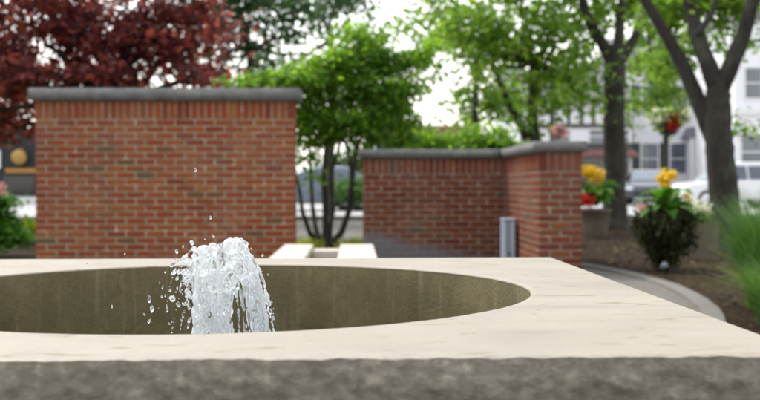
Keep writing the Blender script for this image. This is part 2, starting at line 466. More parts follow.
for i in range(na):
    j = (i+1) % na
    for k in range(W-1):
        f.append((i*W+k, i*W+k+1, j*W+k+1, j*W+k))
nx, b0 = 560, len(v)
rows = [(.06, 0), (.03, 0), (.012, .0002), (.005, .0008), (.0, .0022)]
def lip(x): return .005*noise.noise(Vector((x*16, .3, 1))) + .004*noise.noise(Vector((x*55, .9, 4))) + .002*noise.noise(Vector((x*140, .9, 4)))
for r_, (dy, dz) in enumerate(rows):
    for i in range(nx+1):
        x = FX0 + (FX1-FX0)*i/nx
        w = 1 - min(1, dy/.03)
        v.append((x, FY0+dy + lip(x)*w, TOP-dz*(1+.8*noise.noise(Vector((x*40, 2, 7))))))
for r_ in range(len(rows)-1):
    for i in range(nx):
        a = b0+r_*(nx+1)+i
        f.append((a, a+nx+1, a+nx+2, a+1))
last = b0+(len(rows)-1)*(nx+1)
v_top = [v[last+i] for i in range(nx+1)]
top = child_mesh('top_slab', v, f, M['limestone'], fountain, True)

# rock-faced front and the three plainer sides
v, f = [], []
nz = 150
for j in range(nz+1):
    for i in range(nx+1):
        x, y, z = v_top[i]
        t = j/nz; zz = z*(1-t)
        xs_ = x+zz*.5; p = Vector((xs_*7, zz*9, .5)); q = Vector((xs_*22, zz*38, 2)); s_ = Vector((xs_*60, zz*110, 5))
        bulge = .006*noise.noise(p) + .006*noise.noise(q) + .007*noise.noise(s_) + .008
        w = min(1, j/5.0)
        v.append((x, y - bulge*w, zz))
for j in range(nz):
    for i in range(nx):
        a = j*(nx+1)+i; f.append((a, a+nx+1, a+nx+2, a+1))
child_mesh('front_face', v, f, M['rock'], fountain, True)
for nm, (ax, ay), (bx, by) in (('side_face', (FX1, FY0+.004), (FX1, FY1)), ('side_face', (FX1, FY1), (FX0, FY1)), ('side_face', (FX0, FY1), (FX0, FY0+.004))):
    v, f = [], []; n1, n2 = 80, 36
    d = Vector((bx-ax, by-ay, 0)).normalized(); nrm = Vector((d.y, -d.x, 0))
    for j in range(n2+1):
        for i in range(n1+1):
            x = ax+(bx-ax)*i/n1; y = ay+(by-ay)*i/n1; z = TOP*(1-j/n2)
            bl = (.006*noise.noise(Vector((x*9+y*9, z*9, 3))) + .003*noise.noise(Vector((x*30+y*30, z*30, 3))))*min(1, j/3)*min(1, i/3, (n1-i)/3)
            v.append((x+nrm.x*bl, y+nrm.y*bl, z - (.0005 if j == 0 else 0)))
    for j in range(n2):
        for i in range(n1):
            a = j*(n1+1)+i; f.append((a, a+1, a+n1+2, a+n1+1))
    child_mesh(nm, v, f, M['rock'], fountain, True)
v, f = [], []
n1, n2 = 256, 10
for j in range(n2+1):
    for i in range(n1):
        th = 2*math.pi*i/n1; v.append((CX+(RR+.0005)*math.cos(th), CY+(RR+.0005)*math.sin(th), TOP-.0028-(TOP-.15)*j/n2))
for j in range(n2):
    for i in range(n1):
        f.append((j*n1+i, j*n1+(i+1) % n1, (j+1)*n1+(i+1) % n1, (j+1)*n1+i))
child_mesh('inner_wall', v, f, M['lining'], fountain, True)
child_mesh('basin_floor', [(CX+(RR+.03)*math.cos(2*math.pi*i/64), CY+(RR+.03)*math.sin(2*math.pi*i/64), .16) for i in range(64)], [tuple(range(64))], M['lining'], fountain)
WZ = TOP-.27
v = [(CX, CY, WZ)]; f = []
for k in range(1, 25):
    for i in range(96):
        th = 2*math.pi*i/96; r = (RR-.002)*k/24
        v.append((CX+r*math.cos(th), CY+r*math.sin(th), WZ+.006*math.sin(r*75)*math.exp(-r*4)+.004*noise.noise(Vector((r*math.cos(th)*14, r*math.sin(th)*14, 0)))))
for i in range(96): f.append((0, 1+i, 1+(i+1) % 96))
for k in range(23):
    for i in range(96):
        f.append((1+k*96+i, 1+(k+1)*96+i, 1+(k+1)*96+(i+1) % 96, 1+k*96+(i+1) % 96))
tag(mesh_obj('water', v, f, M['pool'], None, True), 'dark rippled water in the round fountain basin', None, None, 'structure')

# ------------------------------------------------------------------ water jet
S = 1.629e-3                             # metres per photo pixel at the jet
def jet_pt(px, py, dy=0.0):
    return Vector(((px-215)*S, dy, (288.5-py)*S))
jet = empty('water_jet', (CX, CY, TOP), 'white foaming water jet bubbling up and spilling over inside the round basin', 'water jet')
def ico(sub):
    bm = bmesh.new(); bmesh.ops.create_icosphere(bm, subdivisions=sub, radius=1)
    bm.verts.index_update(); vs = [v_.co.copy() for v_ in bm.verts]; fs = [tuple(x.index for x in q.verts) for q in bm.faces]; bm.free(); return vs, fs
ICO1, ICO2, ICO3 = ico(1), ico(2), ico(3)
jr = random.Random(21)
def blob(mb, c, r, stretch=(1, 1, 1), d=None):
    vs, fs = ICO2
    q = Vector(d).to_track_quat('Z', 'Y') if d is not None else None
    o = []
    for p in vs:
        w = Vector((p.x*stretch[0]*r, p.y*stretch[1]*r, p.z*stretch[2]*r))
        if q: w = q @ w
        o.append(c + w)
    mb.add(o, fs)
mb = MB()
# rising column: rounded bulges that thin out downwards
for k in range(60):
    t = jr.random()
    py = 378 - t*112
    half = 13 + 11*(t**1.5)
    px = 211 + 8*t + jr.uniform(-1, 1)*half
    dy = jr.uniform(-1, 1)*half*S*.9
    blob(mb, jet_pt(px, py, dy), jr.uniform(.005, .013), (1, 1, jr.uniform(1.2, 2.6)), (jr.uniform(-.18, .25), jr.uniform(-.2, .2), 1))
# lumpy crown of larger rounded lobes
for (px, py, r) in ((205, 251, .012), (214, 249, .012), (224, 250, .013), (233, 246, .013), (241, 246, .014), (245, 252, .011), (238, 259, .019), (222, 262, .022), (207, 265, .018), (198, 256, .008), (195.5, 248, .005), (194, 242.5, .0036), (198, 266, .012), (244, 268, .015), (229, 241.5, .0060), (235, 239, .0045), (250, 280, .010), (228, 278, .020), (208, 282, .017)):
    for m_ in range(2):
        blob(mb, jet_pt(px+jr.uniform(-1.5, 1.5), py+jr.uniform(-.6, 1.5), jr.uniform(-.02, .02)), r*jr.uniform(.75, 1.0), (1, 1, jr.uniform(.85, 1.3)), (jr.uniform(-.4, .4), jr.uniform(-.4, .4), 1))
# falling strands thrown over the right and the front, fewer to the left
def strand(p0, vx, vy, vz, r0, T, gaps):
    n = 30; g = 9.81
    for i in range(n):
        t = T*i/(n-1)
        p = p0 + Vector((vx*t, vy*t, vz*t - .5*g*t*t))
        if p.z < -.275: break
        vel = Vector((vx, vy, vz-g*t))
        rad = r0*(.72+.75*noise.noise(Vector((i*.42, gaps, 0))))*(1-.35*t/T)
        if rad < r0*.40: continue
        blob(mb, p, rad, (1, 1, 1.0+min(2.8, vel.length*1.8)), vel)
for k in range(52):
    p0 = jet_pt(jr.uniform(234, 249), jr.uniform(248, 276), jr.uniform(-.030, .030))
    strand(p0, jr.uniform(.13, .30), jr.uniform(-.10, .10), jr.uniform(-.10, .05), jr.uniform(.0020, .0046), .26, k*1.7)
for k in range(15):
    p0 = jet_pt(jr.uniform(198, 226), jr.uniform(250, 264), jr.uniform(-.03, -.01))
    strand(p0, jr.uniform(-.06, .02), jr.uniform(-.14, -.03), jr.uniform(0, .10), jr.uniform(.0018, .0042), .25, k*2.3+50)
for k in range(14):
    p0 = jet_pt(jr.uniform(196, 206), jr.uniform(252, 275), jr.uniform(-.02, .03))
    strand(p0, jr.uniform(-.05, .02), jr.uniform(-.1, .1), jr.uniform(-.1, .15), jr.uniform(.0014, .0030), .24, k*2.9+90)
for k in range(16):
    p0 = jet_pt(jr.uniform(194, 204), jr.uniform(256, 276), jr.uniform(-.02, .02))
    strand(p0, jr.uniform(-.30, -.08), jr.uniform(-.1, .1), jr.uniform(.05, .55), jr.uniform(.0011, .0024), jr.uniform(.08, .16), k*3.7+300)
for k in range(4):
    p0 = jet_pt(jr.uniform(228, 240), jr.uniform(270, 285), jr.uniform(-.025, .0))
    strand(p0, jr.uniform(-.02, .10), jr.uniform(-.08, .05), jr.uniform(-.1, .05), jr.uniform(.0014, .0028), .24, k*3.1+400)
# ragged left fringe
for k in range(22):
    px, py = jr.choice(((186, 266), (180, 272), (190, 280), (194, 262), (176, 298), (188, 292), (192, 304), (184, 276)))
    blob(mb, jet_pt(px+jr.gauss(0, 4), py+jr.gauss(0, 4), jr.uniform(-.02, .02)), jr.uniform(.0013, .0042), (1, jr.uniform(.5, 1), jr.uniform(1.0, 2.8)), (jr.uniform(-1, .3), jr.uniform(-.4, .4), jr.uniform(-1, 1)))
tmp = mb.build('water_body_raw', None)
rm = tmp.modifiers.new('rm', 'REMESH'); rm.mode = 'VOXEL'; rm.voxel_size = .0012
smo = tmp.modifiers.new('sm', 'SMOOTH'); smo.factor = .5; smo.iterations = 9
tx = bpy.data.textures.new('ripple', 'CLOUDS'); tx.noise_scale = .015; tx.noise_depth = 2
dp = tmp.modifiers.new('dp', 'DISPLACE'); dp.texture = tx; dp.strength = .0085; dp.mid_level = .5; dp.texture_coords = 'LOCAL'
dg = bpy.context.evaluated_depsgraph_get(); dg.update()
me = bpy.data.meshes.new_from_object(tmp.evaluated_get(dg)); me.name = 'water_body'
bpy.data.objects.remove(tmp)
me.materials.clear(); me.materials.append(M['water_jet']); me.shade_smooth()
link(bpy.data.objects.new('water_column', me), jet)
# separate drops
drop_meshes = []
for k in range(6):
    vs, fs = ICO3
    me = bpy.data.meshes.new('droplet')
    me.from_pydata([tuple(Vector((p.x, p.y, p.z*(1+.25*p.z*(k % 3)*.4)))*(1+.42*noise.noise(p*1.3+Vector((k*5, 0, 0))))) for p in vs], [], fs)
    me.materials.append(M['droplet']); me.shade_smooth(); drop_meshes.append(me)
drops = [(198, 170, 1.6, 1.4), (210.5, 218, 1.3, 1.8), (215, 236, 2.2, 1.2), (179, 251, 1.8, 1.6), (183, 247, 1.0, 2), (262.5, 256.5, 1.6, 1.1), (176, 259, 1.2, 1.2), (130, 252.5, .9, 1),
         (116, 305, 1.4, 1.4), (154, 297, 2.3, 1.9), (157, 307, 2.2, 1.8), (154, 319, 1.4, 2), (166, 311, 1.5, 2.2), (164, 296, 1.3, 1.2), (176, 298, 3.0, 1.4), (183, 302, 2.6, 1.3), (189, 307, 2.2, 1.5), (174, 289, 1.6, 1.3),
         (171, 266, 2.6, 1.2), (176, 272, 2.4, 1.5), (181, 277, 2.2, 1.2), (169, 271, 1.3, 1), (187, 285, 2.0, 1.5), (192, 293, 2.0, 1.6), (193, 318, 2.2, 1.7), (190, 326, 1.6, 1.6), (272, 303, 1.1, 1.3), (273, 311, .9, 1), (160, 283, 1.0, 1.4), (148, 312, .8, 1.2), (168, 325, 1.0, 1.6),
         (88, 264, .9, 1), (205, 240, 1.0, 1), (252, 249, .9, 1.2), (186, 259, 1.3, 1.3), (182, 266, 1.5, 1)]
for k in range(34):
    drops.append((jr.gauss(180, 9), jr.uniform(256, 326), jr.uniform(.5, 1.3), jr.uniform(1, 1.8)))
for k in range(16):
    drops.append((jr.gauss(262, 8), jr.uniform(270, 326), jr.uniform(.4, .9), jr.uniform(1, 1.8)))
for k, (px, py, r, st) in enumerate(drops):
    o = bpy.data.objects.new('droplet', drop_meshes[k % 6])
    o.location = jet_pt(px, py, jr.uniform(-.03, .03)); rr_ = r*S*.95
    rr_ *= .82; o.scale = (rr_*jr.uniform(.6, 1), rr_, rr_*st*jr.uniform(.9, 1.3)); o.rotation_euler = (jr.uniform(-.4, .4), jr.uniform(-.6, .6), jr.uniform(0, 6))
    link(o, jet)

# ------------------------------------------------------------------ runnel behind the fountain
RY0, RY1, RZ = 2.75, 8.75, .335
runnel = empty('stone_runnel', (-.16, RY0, 0), 'low pale stone water channel running from the fountain towards the gap between walls', 'water channel')
def local_box(name, parent, x0, x1, y0, y1, z0, z1, m, ch=0.0):
    p = parent.location
    return MB().box(x0-p.x, x1-p.x, y0-p.y, y1-p.y, z0-p.z, z1-p.z, ch).build(name, m, parent)
xl0, xl1, xr0, xr1 = gx(285, RY1), gx(314, RY1), gx(341, RY1), gx(373.5, RY1)
for (a, b_) in ((xl0, xl1), (xr0, xr1)):
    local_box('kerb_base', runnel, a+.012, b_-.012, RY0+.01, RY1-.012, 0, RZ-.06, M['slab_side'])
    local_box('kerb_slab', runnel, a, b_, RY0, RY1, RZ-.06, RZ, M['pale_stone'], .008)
local_box('end_slab', runnel, xl1+.003, xr0-.003, RY1-.28, RY1-.02, .0, RZ-.035, M['pale_stone'], .008)
local_box('channel_floor', runnel, xl1-.01, xr0+.01, RY0+.02, RY1-.29, .01, .06, M['lining'])
tag(mesh_obj('channel_water', [(xl1, RY0+.02, .15), (xr0, RY0+.02, .15), (xr0, RY1-.28, .15), (xl1, RY1-.28, .15)], [(0, 1, 2, 3)], M['pool']), 'dark water in the narrow stone channel', None, None, 'structure')

# ------------------------------------------------------------------ brick walls
def brick_mesh(L, H, D, m, k):
    b = MB().box(-L/2, L/2, 0, D, -H/2, H/2, .005)
    rr_ = random.Random(k)
    vs = [(x+rr_.uniform(-1, 1)*.0012, y+rr_.uniform(-1, 1)*.0012, z+rr_.uniform(-1, 1)*.0012) for x, y, z in b.v]
    me = bpy.data.meshes.new('brick'); me.from_pydata(vs, [], b.f); me.materials.append(m); return me
BCACHE = {}
def get_brick(L, H, D, m, k):
    key = (round(L, 3), round(H, 3), D, m.name, k)
    if key not in BCACHE: BCACHE[key] = brick_mesh(L, H, D, m, hash(key[:3]) % 1000 + k)
    return BCACHE[key]
def face_bricks(parent, p0, ud, length, z_top, nrow, pitch, unit, sold, m, individual, skip_rows=0, stuff=None, half_first=0, soldiers=True, ends=False):
    """bricks of one wall face: p0 left end seen from outside, ud along the face; the outward normal is ud x up"""
    ud = Vector(ud); nin = Vector((-ud.y, ud.x, 0))          # into the wall
    ang = math.atan2(ud.y, ud.x)
    J = .0170
    todo = []
    ns = max(1, round(length/.074))
    if soldiers:
        sp = length/ns
        for k in range(ns): todo.append(((k+.5)*sp, z_top-sold/2, sp-.013, sold-.013, 0))
    for r_ in range(nrow):
        z = z_top-sold-(r_+.5)*pitch
        n = max(1, round(length/unit)); u = length/n
        xs = [0] + ([u*(i+.5) for i in range(n)] if (r_+half_first) % 2 else [u*i for i in range(1, n)]) + [length]
        for a, b_ in zip(xs[:-1], xs[1:]):
            todo.append(((a+b_)/2, z, b_-a-.0175, pitch-.0135, r_))
    for (s, z, L, H, r_) in todo:
        if z-H/2 < -.01 and individual: pass
        if ends:
            if s-L/2 < J: L += J/2+.007; s -= (J/2+.007)/2
            if s+L/2 > length-J: L += J/2+.007; s += (J/2+.007)/2
        proud = -.007 + random.uniform(-.0018, .0018)
        pos = Vector(p0) + ud*s + nin*proud; pos.z = z
        rot = (random.uniform(-.004, .004), random.uniform(-.006, .006), ang+random.uniform(-.005, .005))
        me = get_brick(L, H, .085, m, random.randrange(3))
        if individual and r_ < nrow-skip_rows:
            o = bpy.data.objects.new('brick', me); o.location = pos-parent.location; o.rotation_euler = rot; link(o, parent)
        elif stuff is not None:
            mt = Matrix.Translation(pos-parent.location) @ Matrix.Rotation(ang, 4, 'Z')
            stuff.add([mt @ v_.co for v_ in me.vertices], [tuple(p.vertices) for p in me.polygons])

def cap(name, parent, x0, x1, y0, y1, z0, z1):
    """coping stone with slightly uneven weathered edges"""
    bm = bmesh.new(); bmesh.ops.create_cube(bm, size=1)
    for v_ in bm.verts: v_.co = ((x0+x1)/2+v_.co.x*(x1-x0), (y0+y1)/2+v_.co.y*(y1-y0), (z0+z1)/2+v_.co.z*(z1-z0))
    bmesh.ops.bevel(bm, geom=list(bm.edges), offset=.009, segments=2, affect='EDGES')
    for ax, n in ((0, int((x1-x0)/.06)), (1, int((y1-y0)/.06))):
        lo = (x0, y0)[ax]; hi = (x1, y1)[ax]
        for k in range(1, n):
            pl = Vector((0, 0, 0)); pl[ax] = lo+(hi-lo)*k/n; no = Vector((0, 0, 0)); no[ax] = 1
            bmesh.ops.bisect_plane(bm, geom=bm.verts[:]+bm.edges[:]+bm.faces[:], plane_co=pl, plane_no=no)
    for v_ in bm.verts:
        q = v_.co
        v_.co = q + Vector((noise.noise(q*9), noise.noise(q*9+Vector((7, 0, 0))), .5*noise.noise(q*7+Vector((0, 9, 0)))))*.012 - parent.location
    me = bpy.data.meshes.new(name); bm.to_mesh(me); bm.free(); me.materials.append(M['cap']); me.shade_smooth()
    return link(bpy.data.objects.new(name, me), parent)

PITCH = .0667
# -- tall wall on the left
LY = 10.5; lx0, lx1 = gx(39.5, LY), gx(294.5, LY); lz = gz(101, LY); LT = .36
wl_ = empty('brick_wall', ((lx0+lx1)/2, LY, 0), 'tall free-standing orange brick wall with grey coping, left of the small tree', 'brick wall')
local_box('mortar_core', wl_, lx0+.001, lx1-.001, LY, LY+LT, 0, lz, M['mortar'])
st = MB(); U = (lx1-lx0)/13
face_bricks(wl_, (lx0, LY, 0), (1, 0, 0), lx1-lx0, lz, 23, PITCH, U, .19, M['brick_a'], True, 3, st, ends=True)
face_bricks(wl_, (lx1, LY+.094, 0), (0, 1, 0), LT-.094, lz, 23, PITCH, U, .19, M['brick_a'], False, 0, st, 1)
face_bricks(wl_, (lx0, LY+LT, 0), (0, -1, 0), LT-.094, lz, 23, PITCH, U, .19, M['brick_a'], False, 0, st, 1)
o = st.build('brick_ends', M['brick_a'], wl_); tag(o, kind='stuff')
cap('coping', wl_, gx(32, LY-.06), gx(301, LY-.06), LY-.07, LY+LT+.07, lz+.001, gz(88.6, LY))

# -- lower wall on the right with its return and end pier
BY, PY = 11.65, 9.5
bx0, bx1 = gx(364, BY), gx(541, PY); px1 = gx(583, PY); rz_ = gz(152, PY); BT = .36
wr = empty('brick_wall', (bx1, BY, 0), 'lower red brick wall with a corner and square end pier, right of the small tree', 'brick wall')
local_box('mortar_core', wr, bx0+.001, bx1-.002, BY, BY+BT, 0, rz_, M['mortar_b'])
local_box('mortar_core', wr, bx1, px1, PY, BY+BT, 0, rz_, M['mortar_b'])
st = MB()
face_bricks(wr, (bx0, BY, 0), (1, 0, 0), bx1-bx0-.009, rz_, 15, PITCH, .2032, .185, M['brick_b'], True, 0, st)
face_bricks(wr, (bx1, PY, 0), (1, 0, 0), px1-bx1, rz_, 15, PITCH, .2032, .185, M['brick_b'], True, 0, st, ends=True)
face_bricks(wr, (bx1, BY, 0), (0, -1, 0), BY-PY-.094, rz_, 15, PITCH, .2032, .185, M['brick_b'], False, 0, st, 1)
face_bricks(wr, (px1, PY+.094, 0), (0, 1, 0), BY+BT-PY-.094, rz_, 15, PITCH, .2032, .185, M['brick_b'], False, 0, st, 1)
face_bricks(wr, (bx0, BY+BT, 0), (0, -1, 0), BT-.094, rz_, 15, PITCH, .2032, .185, M['brick_b'], False, 0, st, 1)
o = st.build('brick_returns', M['brick_b'], wr); tag(o, kind='stuff')
cz1 = gz(141.5, PY)
cap('coping', wr, bx0-.05, bx1-.062, BY-.07, BY+BT+.06, rz_+.001, cz1)
cap('coping', wr, bx1-.058, px1+.055, PY-.06, BY+BT+.06, rz_+.001, cz1)

# utility box in the corner
UY = 10.72
ub = empty('utility_box', (gx(511, UY), UY, 0), 'slim pale grey metal utility box in the brick wall corner', 'utility box')
ux0, ux1, uz = gx(504.5, UY), gx(516, UY), gz(220.5, UY)
local_box('housing', ub, ux0, ux1, UY, UY+.22, 0, uz, M['metal_box'], .006)
local_box('edge_strip', ub, ux0+.004, ux0+.030, UY-.014, UY-.001, .02, uz-.012, M['metal_edge'], .003)
local_box('edge_strip', ub, ux1-.036, ux1-.004, UY-.014, UY-.001, .02, uz-.012, M['metal_edge'], .003)
local_box('latch', ub, ux0+.052, ux0+.070, UY-.012, UY-.001, .10, .13, M['black_metal'], .002)
local_box('lid', ub, ux0-.006, ux1+.006, UY-.018, UY+.23, uz+.001, uz+.016, M['metal_edge'], .003)

# ------------------------------------------------------------------ foliage tools
def quad_cloud(name, P, A, B, m, parent, fold=.25):
    """one small folded four-cornered blade at each point: P centres, A half length vectors, B half width vectors"""
    n = len(P)
    Nn = np.cross(A, B); Nn /= (np.linalg.norm(Nn, axis=1, keepdims=True)+1e-9)
    wlen = np.linalg.norm(B, axis=1, keepdims=True)
    V = np.empty((n, 4, 3))
    V[:, 0] = P-A; V[:, 1] = P+B+Nn*wlen*fold-A*.1; V[:, 2] = P+A; V[:, 3] = P-B+Nn*wlen*fold-A*.1
    me = bpy.data.meshes.new(name)
    me.vertices.add(4*n); me.vertices.foreach_set('co', V.reshape(-1).astype(np.float32))
    me.loops.add(4*n); me.loops.foreach_set('vertex_index', np.arange(4*n, dtype=np.int32))
    me.polygons.add(n); me.polygons.foreach_set('loop_start', np.arange(0, 4*n, 4, dtype=np.int32))
    me.polygons.foreach_set('loop_total', np.full(n, 4, dtype=np.int32))
    me.update(calc_edges=True); me.materials.append(m)
    return link(bpy.data.objects.new(name, me), parent)

def unit(n):
    d = rng.normal(size=(n, 3)); return d/np.linalg.norm(d, axis=1, keepdims=True)

def foliage(name, parent, clumps, n, size, m, spray=40, sr=.2, flat=.45, updir=.6):
    """leaves gathered in sprays, sprays spread through a set of ellipsoid clumps (centre, radii, weight)"""
    global rng
    org = np.array(parent.location) if parent is not None else np.zeros(3)
    rng = np.random.default_rng(int(abs(org[0]*1000)+abs(org[1]*777))+len(name))
    w = np.array([c[2] for c in clumps], float); w /= w.sum()
    ns = max(1, n//spray)
    which = rng.choice(len(clumps), ns, p=w)
    C = np.array([tuple(c[0]) for c in clumps])[which]; Rd = np.array([c[1] for c in clumps], float)[which]
    r = rng.random(ns)**.45
    ctr = C + unit(ns)*r[:, None]*Rd
    idx = np.repeat(np.arange(ns), spray)
    off = rng.normal(size=(len(idx), 3))*np.array([sr, sr, sr*flat])*(.6+.8*rng.random(ns))[idx][:, None]
    P = ctr[idx] + off - org
    Nrm = unit(len(idx)); Nrm[:, 2] = np.abs(Nrm[:, 2])+updir; Nrm /= np.linalg.norm(Nrm, axis=1, keepdims=True)
    T = unit(len(idx)); A = np.cross(Nrm, T); A /= np.linalg.norm(A, axis=1, keepdims=True)+1e-9
    A[:, 2] -= .25
    B = np.cross(Nrm, A)
    s = size*(.6+.8*rng.random(len(idx)))[:, None]
    return quad_cloud(name, P, A*s, B*s*.55, m, parent)

def limb_path(p0, p1, n=7, wob=.12, seed=0, sag=0.0):
    rr_ = random.Random(seed); p0, p1 = Vector(p0), Vector(p1); L = (p1-p0).length; pts = []
    for i in range(n):
        t = i/(n-1); q = p0.lerp(p1, t)
        k = math.sin(math.pi*t)*wob*L*.5
        pts.append(q + Vector((rr_.uniform(-k, k), rr_.uniform(-k, k), rr_.uniform(-k, k)*.5 + sag*math.sin(math.pi*t)*L)))
    return pts

def tree(name, label, base, group=None):
    return empty(name, base, label, 'tree', group)

def wood(parent, name, paths, m):
    """paths: list of (points, radii); the trunk is one mesh, with its limbs"""
    b = MB(); o = parent.location
    for k, (pts, rads) in enumerate(paths):
        # refine
        P2, R2 = [], []
        for i in range(len(pts)-1):
            for s in range(4):
                t = s/4; P2.append(Vector(pts[i]).lerp(Vector(pts[i+1]), t)); R2.append(rads[i]*(1-t)+rads[i+1]*t)
        P2.append(Vector(pts[-1])); R2.append(rads[-1])
        b.tube([p-o for p in P2], R2, 14 if rads[0] > .05 else 7, True, .13, k)
    return b.build(name, m, parent, True)

def twigs(ctrs, frm, r, seed):
    """thin limbs from a start point to the clumps"""
    res = []
    for k, c in enumerate(ctrs):
        pts = limb_path(frm, c, 6, .25, seed+k); res.append((pts, [r*(1-.14*i) for i in range(6)]))
    return res

# ------------------------------------------------------------------ trees
# small many-stemmed maple in the gap between the walls
TY = 13.2
base = at(325, 247, TY); base.z = 0
t1 = tree('maple_tree', 'small bright green many-stemmed maple in the gap between the brick walls', base)
def px_path(pts, Y, dy=()): 
    return [at(x, y, Y+(dy[i] if i < len(dy) else 0)) for i, (x, y) in enumerate(pts)]
stems = [
    (px_path([(322, 249), (310, 232), (303, 212), (300, 190), (293, 160), (285, 125)], TY, (0, -.1, -.2, -.2, -.2, -.2)), [.085, .05, .042, .036, .028, .014]),
    (px_path([(323, 249), (316, 228), (313, 205), (312, 180), (310, 140), (300, 95)], TY, (0, .1, .2, .2, .3, .3)), [.085, .05, .042, .036, .028, .014]),
    (px_path([(326, 249), (326, 230), (326, 205), (324, 180), (327, 140), (335, 85)], TY, (0, 0, 0, -.1, -.1, 0)), [.10, .065, .058, .05, .036, .015]),
    (px_path([(328, 249), (331, 228), (333, 205), (331, 175), (345, 130), (368, 85)], TY, (0, .1, .2, .3, .3, .4)), [.085, .045, .04, .034, .028, .014]),
    (px_path([(329, 249), (342, 232), (350, 210), (352, 185), (357, 150), (375, 110)], TY, (0, -.1, -.1, -.2, -.3, -.3)), [.095, .062, .055, .05, .038, .016]),
    (px_path([(352, 185), (351, 160), (342, 130), (330, 70)], TY, (-.2, 0, 0, .1)), [.045, .032, .026, .012]),
]
stems = [(p_, [r_*.66 for r_ in q_]) for p_, q_ in stems]
cl = [(at(345, 100, 13.2), (.62, .6, .42), 3), (at(385, 92, 13.2), (.42, .5, .34), 1.8), (at(305, 82, 13.2), (.50, .5, .25), 1.8), (at(268, 84, 13.2), (.42, .4, .11), .9), (at(350, 62, 13.3), (.62, .5, .24), 2),
      (at(372, 40, 13.4), (.42, .45, .2), 1), (at(365, 136, 13.2), (.42, .45, .22), 1.3), (at(320, 128, 13.2), (.34, .4, .30), 1.3), (at(311, 178, 12.9), (.10, .2, .10), .22), (at(362, 162, 13.0), (.26, .3, .07), .3), (at(412, 62, 13.2), (.24, .35, .10), .5), (at(430, 44, 13.2), (.16, .3, .07), .25), (at(248, 88, 13.3), (.22, .3, .08), .35), (at(303, 150, 13.4), (.13, .25, .25), .5), (at(306, 118, 13.2), (.18, .3, .2), .5), (at(395, 140, 13.6), (.3, .3, .12), .5), (at(400, 118, 13.4), (.22, .35, .22), .7)]
wood(t1, 'trunk', stems, M['bark_dark'])
foliage('crown', t1, cl, 17000, .044, M['leaf_maple'], 50, .13, .4)

# red-leaved tree behind the tall wall
RYd = 16.5
t2 = tree('red_maple_tree', 'dark red-leaved tree spreading over the tall brick wall at left', (gx(95, RYd), RYd, 0))
b2 = t2.location.copy()
cl = []
for (x, y, rx, rz, w) in ((40, 30, 60, 30, 2.0), (105, 45, 55, 32, 2.6), (160, 40, 45, 36, 2.6), (205, 25, 32, 30, 1.5), (215, 70, 20, 20, .5), (150, 0, 80, 30, 2.4), (40, -10, 80, 28, 2), (10, 88, 34, 28, 1.0), (0, 60, 40, 40, 1.2), (12, 128, 36, 22, 1.3), (100, 80, 60, 12, 2.0), (190, 82, 36, 9, .8), (30, 78, 36, 12, 1.0), (-60, 40, 60, 60, 2), (-30, 110, 40, 40, 1.2), (60, -60, 140, 50, 3)):
    k = RYd/F; cl.append((at(x, y, RYd+random.uniform(-.6, .6)), (rx*k, 1.1, rz*k), w))
trunk = limb_path(b2, (b2.x+.3, b2.y, 2.1), 6, .05, 3)
wood(t2, 'trunk', [(trunk, [.22, .19, .17, .16, .15, .14])] + twigs([c[0] for c in cl], trunk[-1], .08, 40), M['bark_dark'])
foliage('crown', t2, cl, 18500, .066, M['leaf_red'], 55, .20, .5)

# dark green trees farther behind
def bg_tree(name, label, px, Y, lobes, m, n, size, trunk_r, fork_py, sr=.35, spray=45, group=None, bark_m='bark_dark'):
    t = tree(name, label, (gx(px, Y), Y, 0), group); b = t.location.copy(); k = Y/F
    cl = [(at(x, y, Y+random.uniform(-1, 1)), (rx*k, max(.8, min(rx, rz)*k), rz*k), w) for (x, y, rx, rz, w) in lobes]
    tr = limb_path(b, at(px+2, fork_py, Y), 7, .04, px)
    ws = [(tr, [trunk_r*(1.15-.08*i) for i in range(7)])]
    ws += twigs([c[0] for c in cl], tr[-1], trunk_r*.5, px)
    wood(t, 'trunk', ws, M[bark_m])
    foliage('crown', t, cl, n, size, m, spray, sr, .5); return t
bg_tree('shade_tree', 'dark green tree with thin trunk rising behind the tall brick wall', 250, 23, [(240, 10, 55, 26, 2), (205, 50, 28, 22, .8), (270, 52, 34, 24, 1.1), (300, 15, 40, 26, 1.5), (235, 75, 30, 10, .4), (250, -40, 90, 40, 3), (200, 20, 30, 30, 1)], M['leaf_dark'], 4600, .085, .11, 50, .34)
bg_tree('shade_tree', 'dark green tree overhead beyond the small bright maple', 330, 27, [(330, 0, 40, 22, 1.2), (352, 18, 22, 18, .6), (318, 38, 22, 18, .6), (330, -50, 70, 40, 2), (290, 66, 20, 14, .4)], M['leaf_dark'], 2500, .10, .13, 40, .38)
# light green airy trees in the middle
t5 = bg_tree('shade_tree', 'light green tree with a leaning limb behind the brick wall corner', 533, 19, [(470, 25, 45, 30, 1.8), (530, 40, 45, 32, 2.2), (560, 80, 38, 28, 1.5), (500, 70, 24, 26, .6), (575, 20, 40, 30, 1.6), (500, -30, 110, 35, 3), (548, 112, 26, 18, .7), (440, 20, 26, 16, .6), (455, 58, 18, 12, .25), (585, 95, 14, 12, .3)], M['leaf_light'], 5200, .078, .12, 60, .28, 50, None, 'bark')
kx = [(px_path([(529, 140), (508, 100), (497, 72), (487, 40), (478, 5)], 19), [.085, .06, .05, .04, .025]), (px_path([(533, 80), (545, 50), (556, 15)], 19), [.06, .05, .03])]
wood(t5, 'limb', kx, M['bark'])
bg_tree('shade_tree', 'sparse thin-trunked light green tree against the white sky', 476, 26, [(440, 40, 36, 30, 1), (480, 70, 30, 36, .8), (430, 5, 50, 24, 1.4), (470, 108, 30, 20, .6), (430, 80, 14, 18, .25), (500, 105, 18, 22, .5)], M['leaf_light'], 2300, .10, .09, 55, .35, 40)

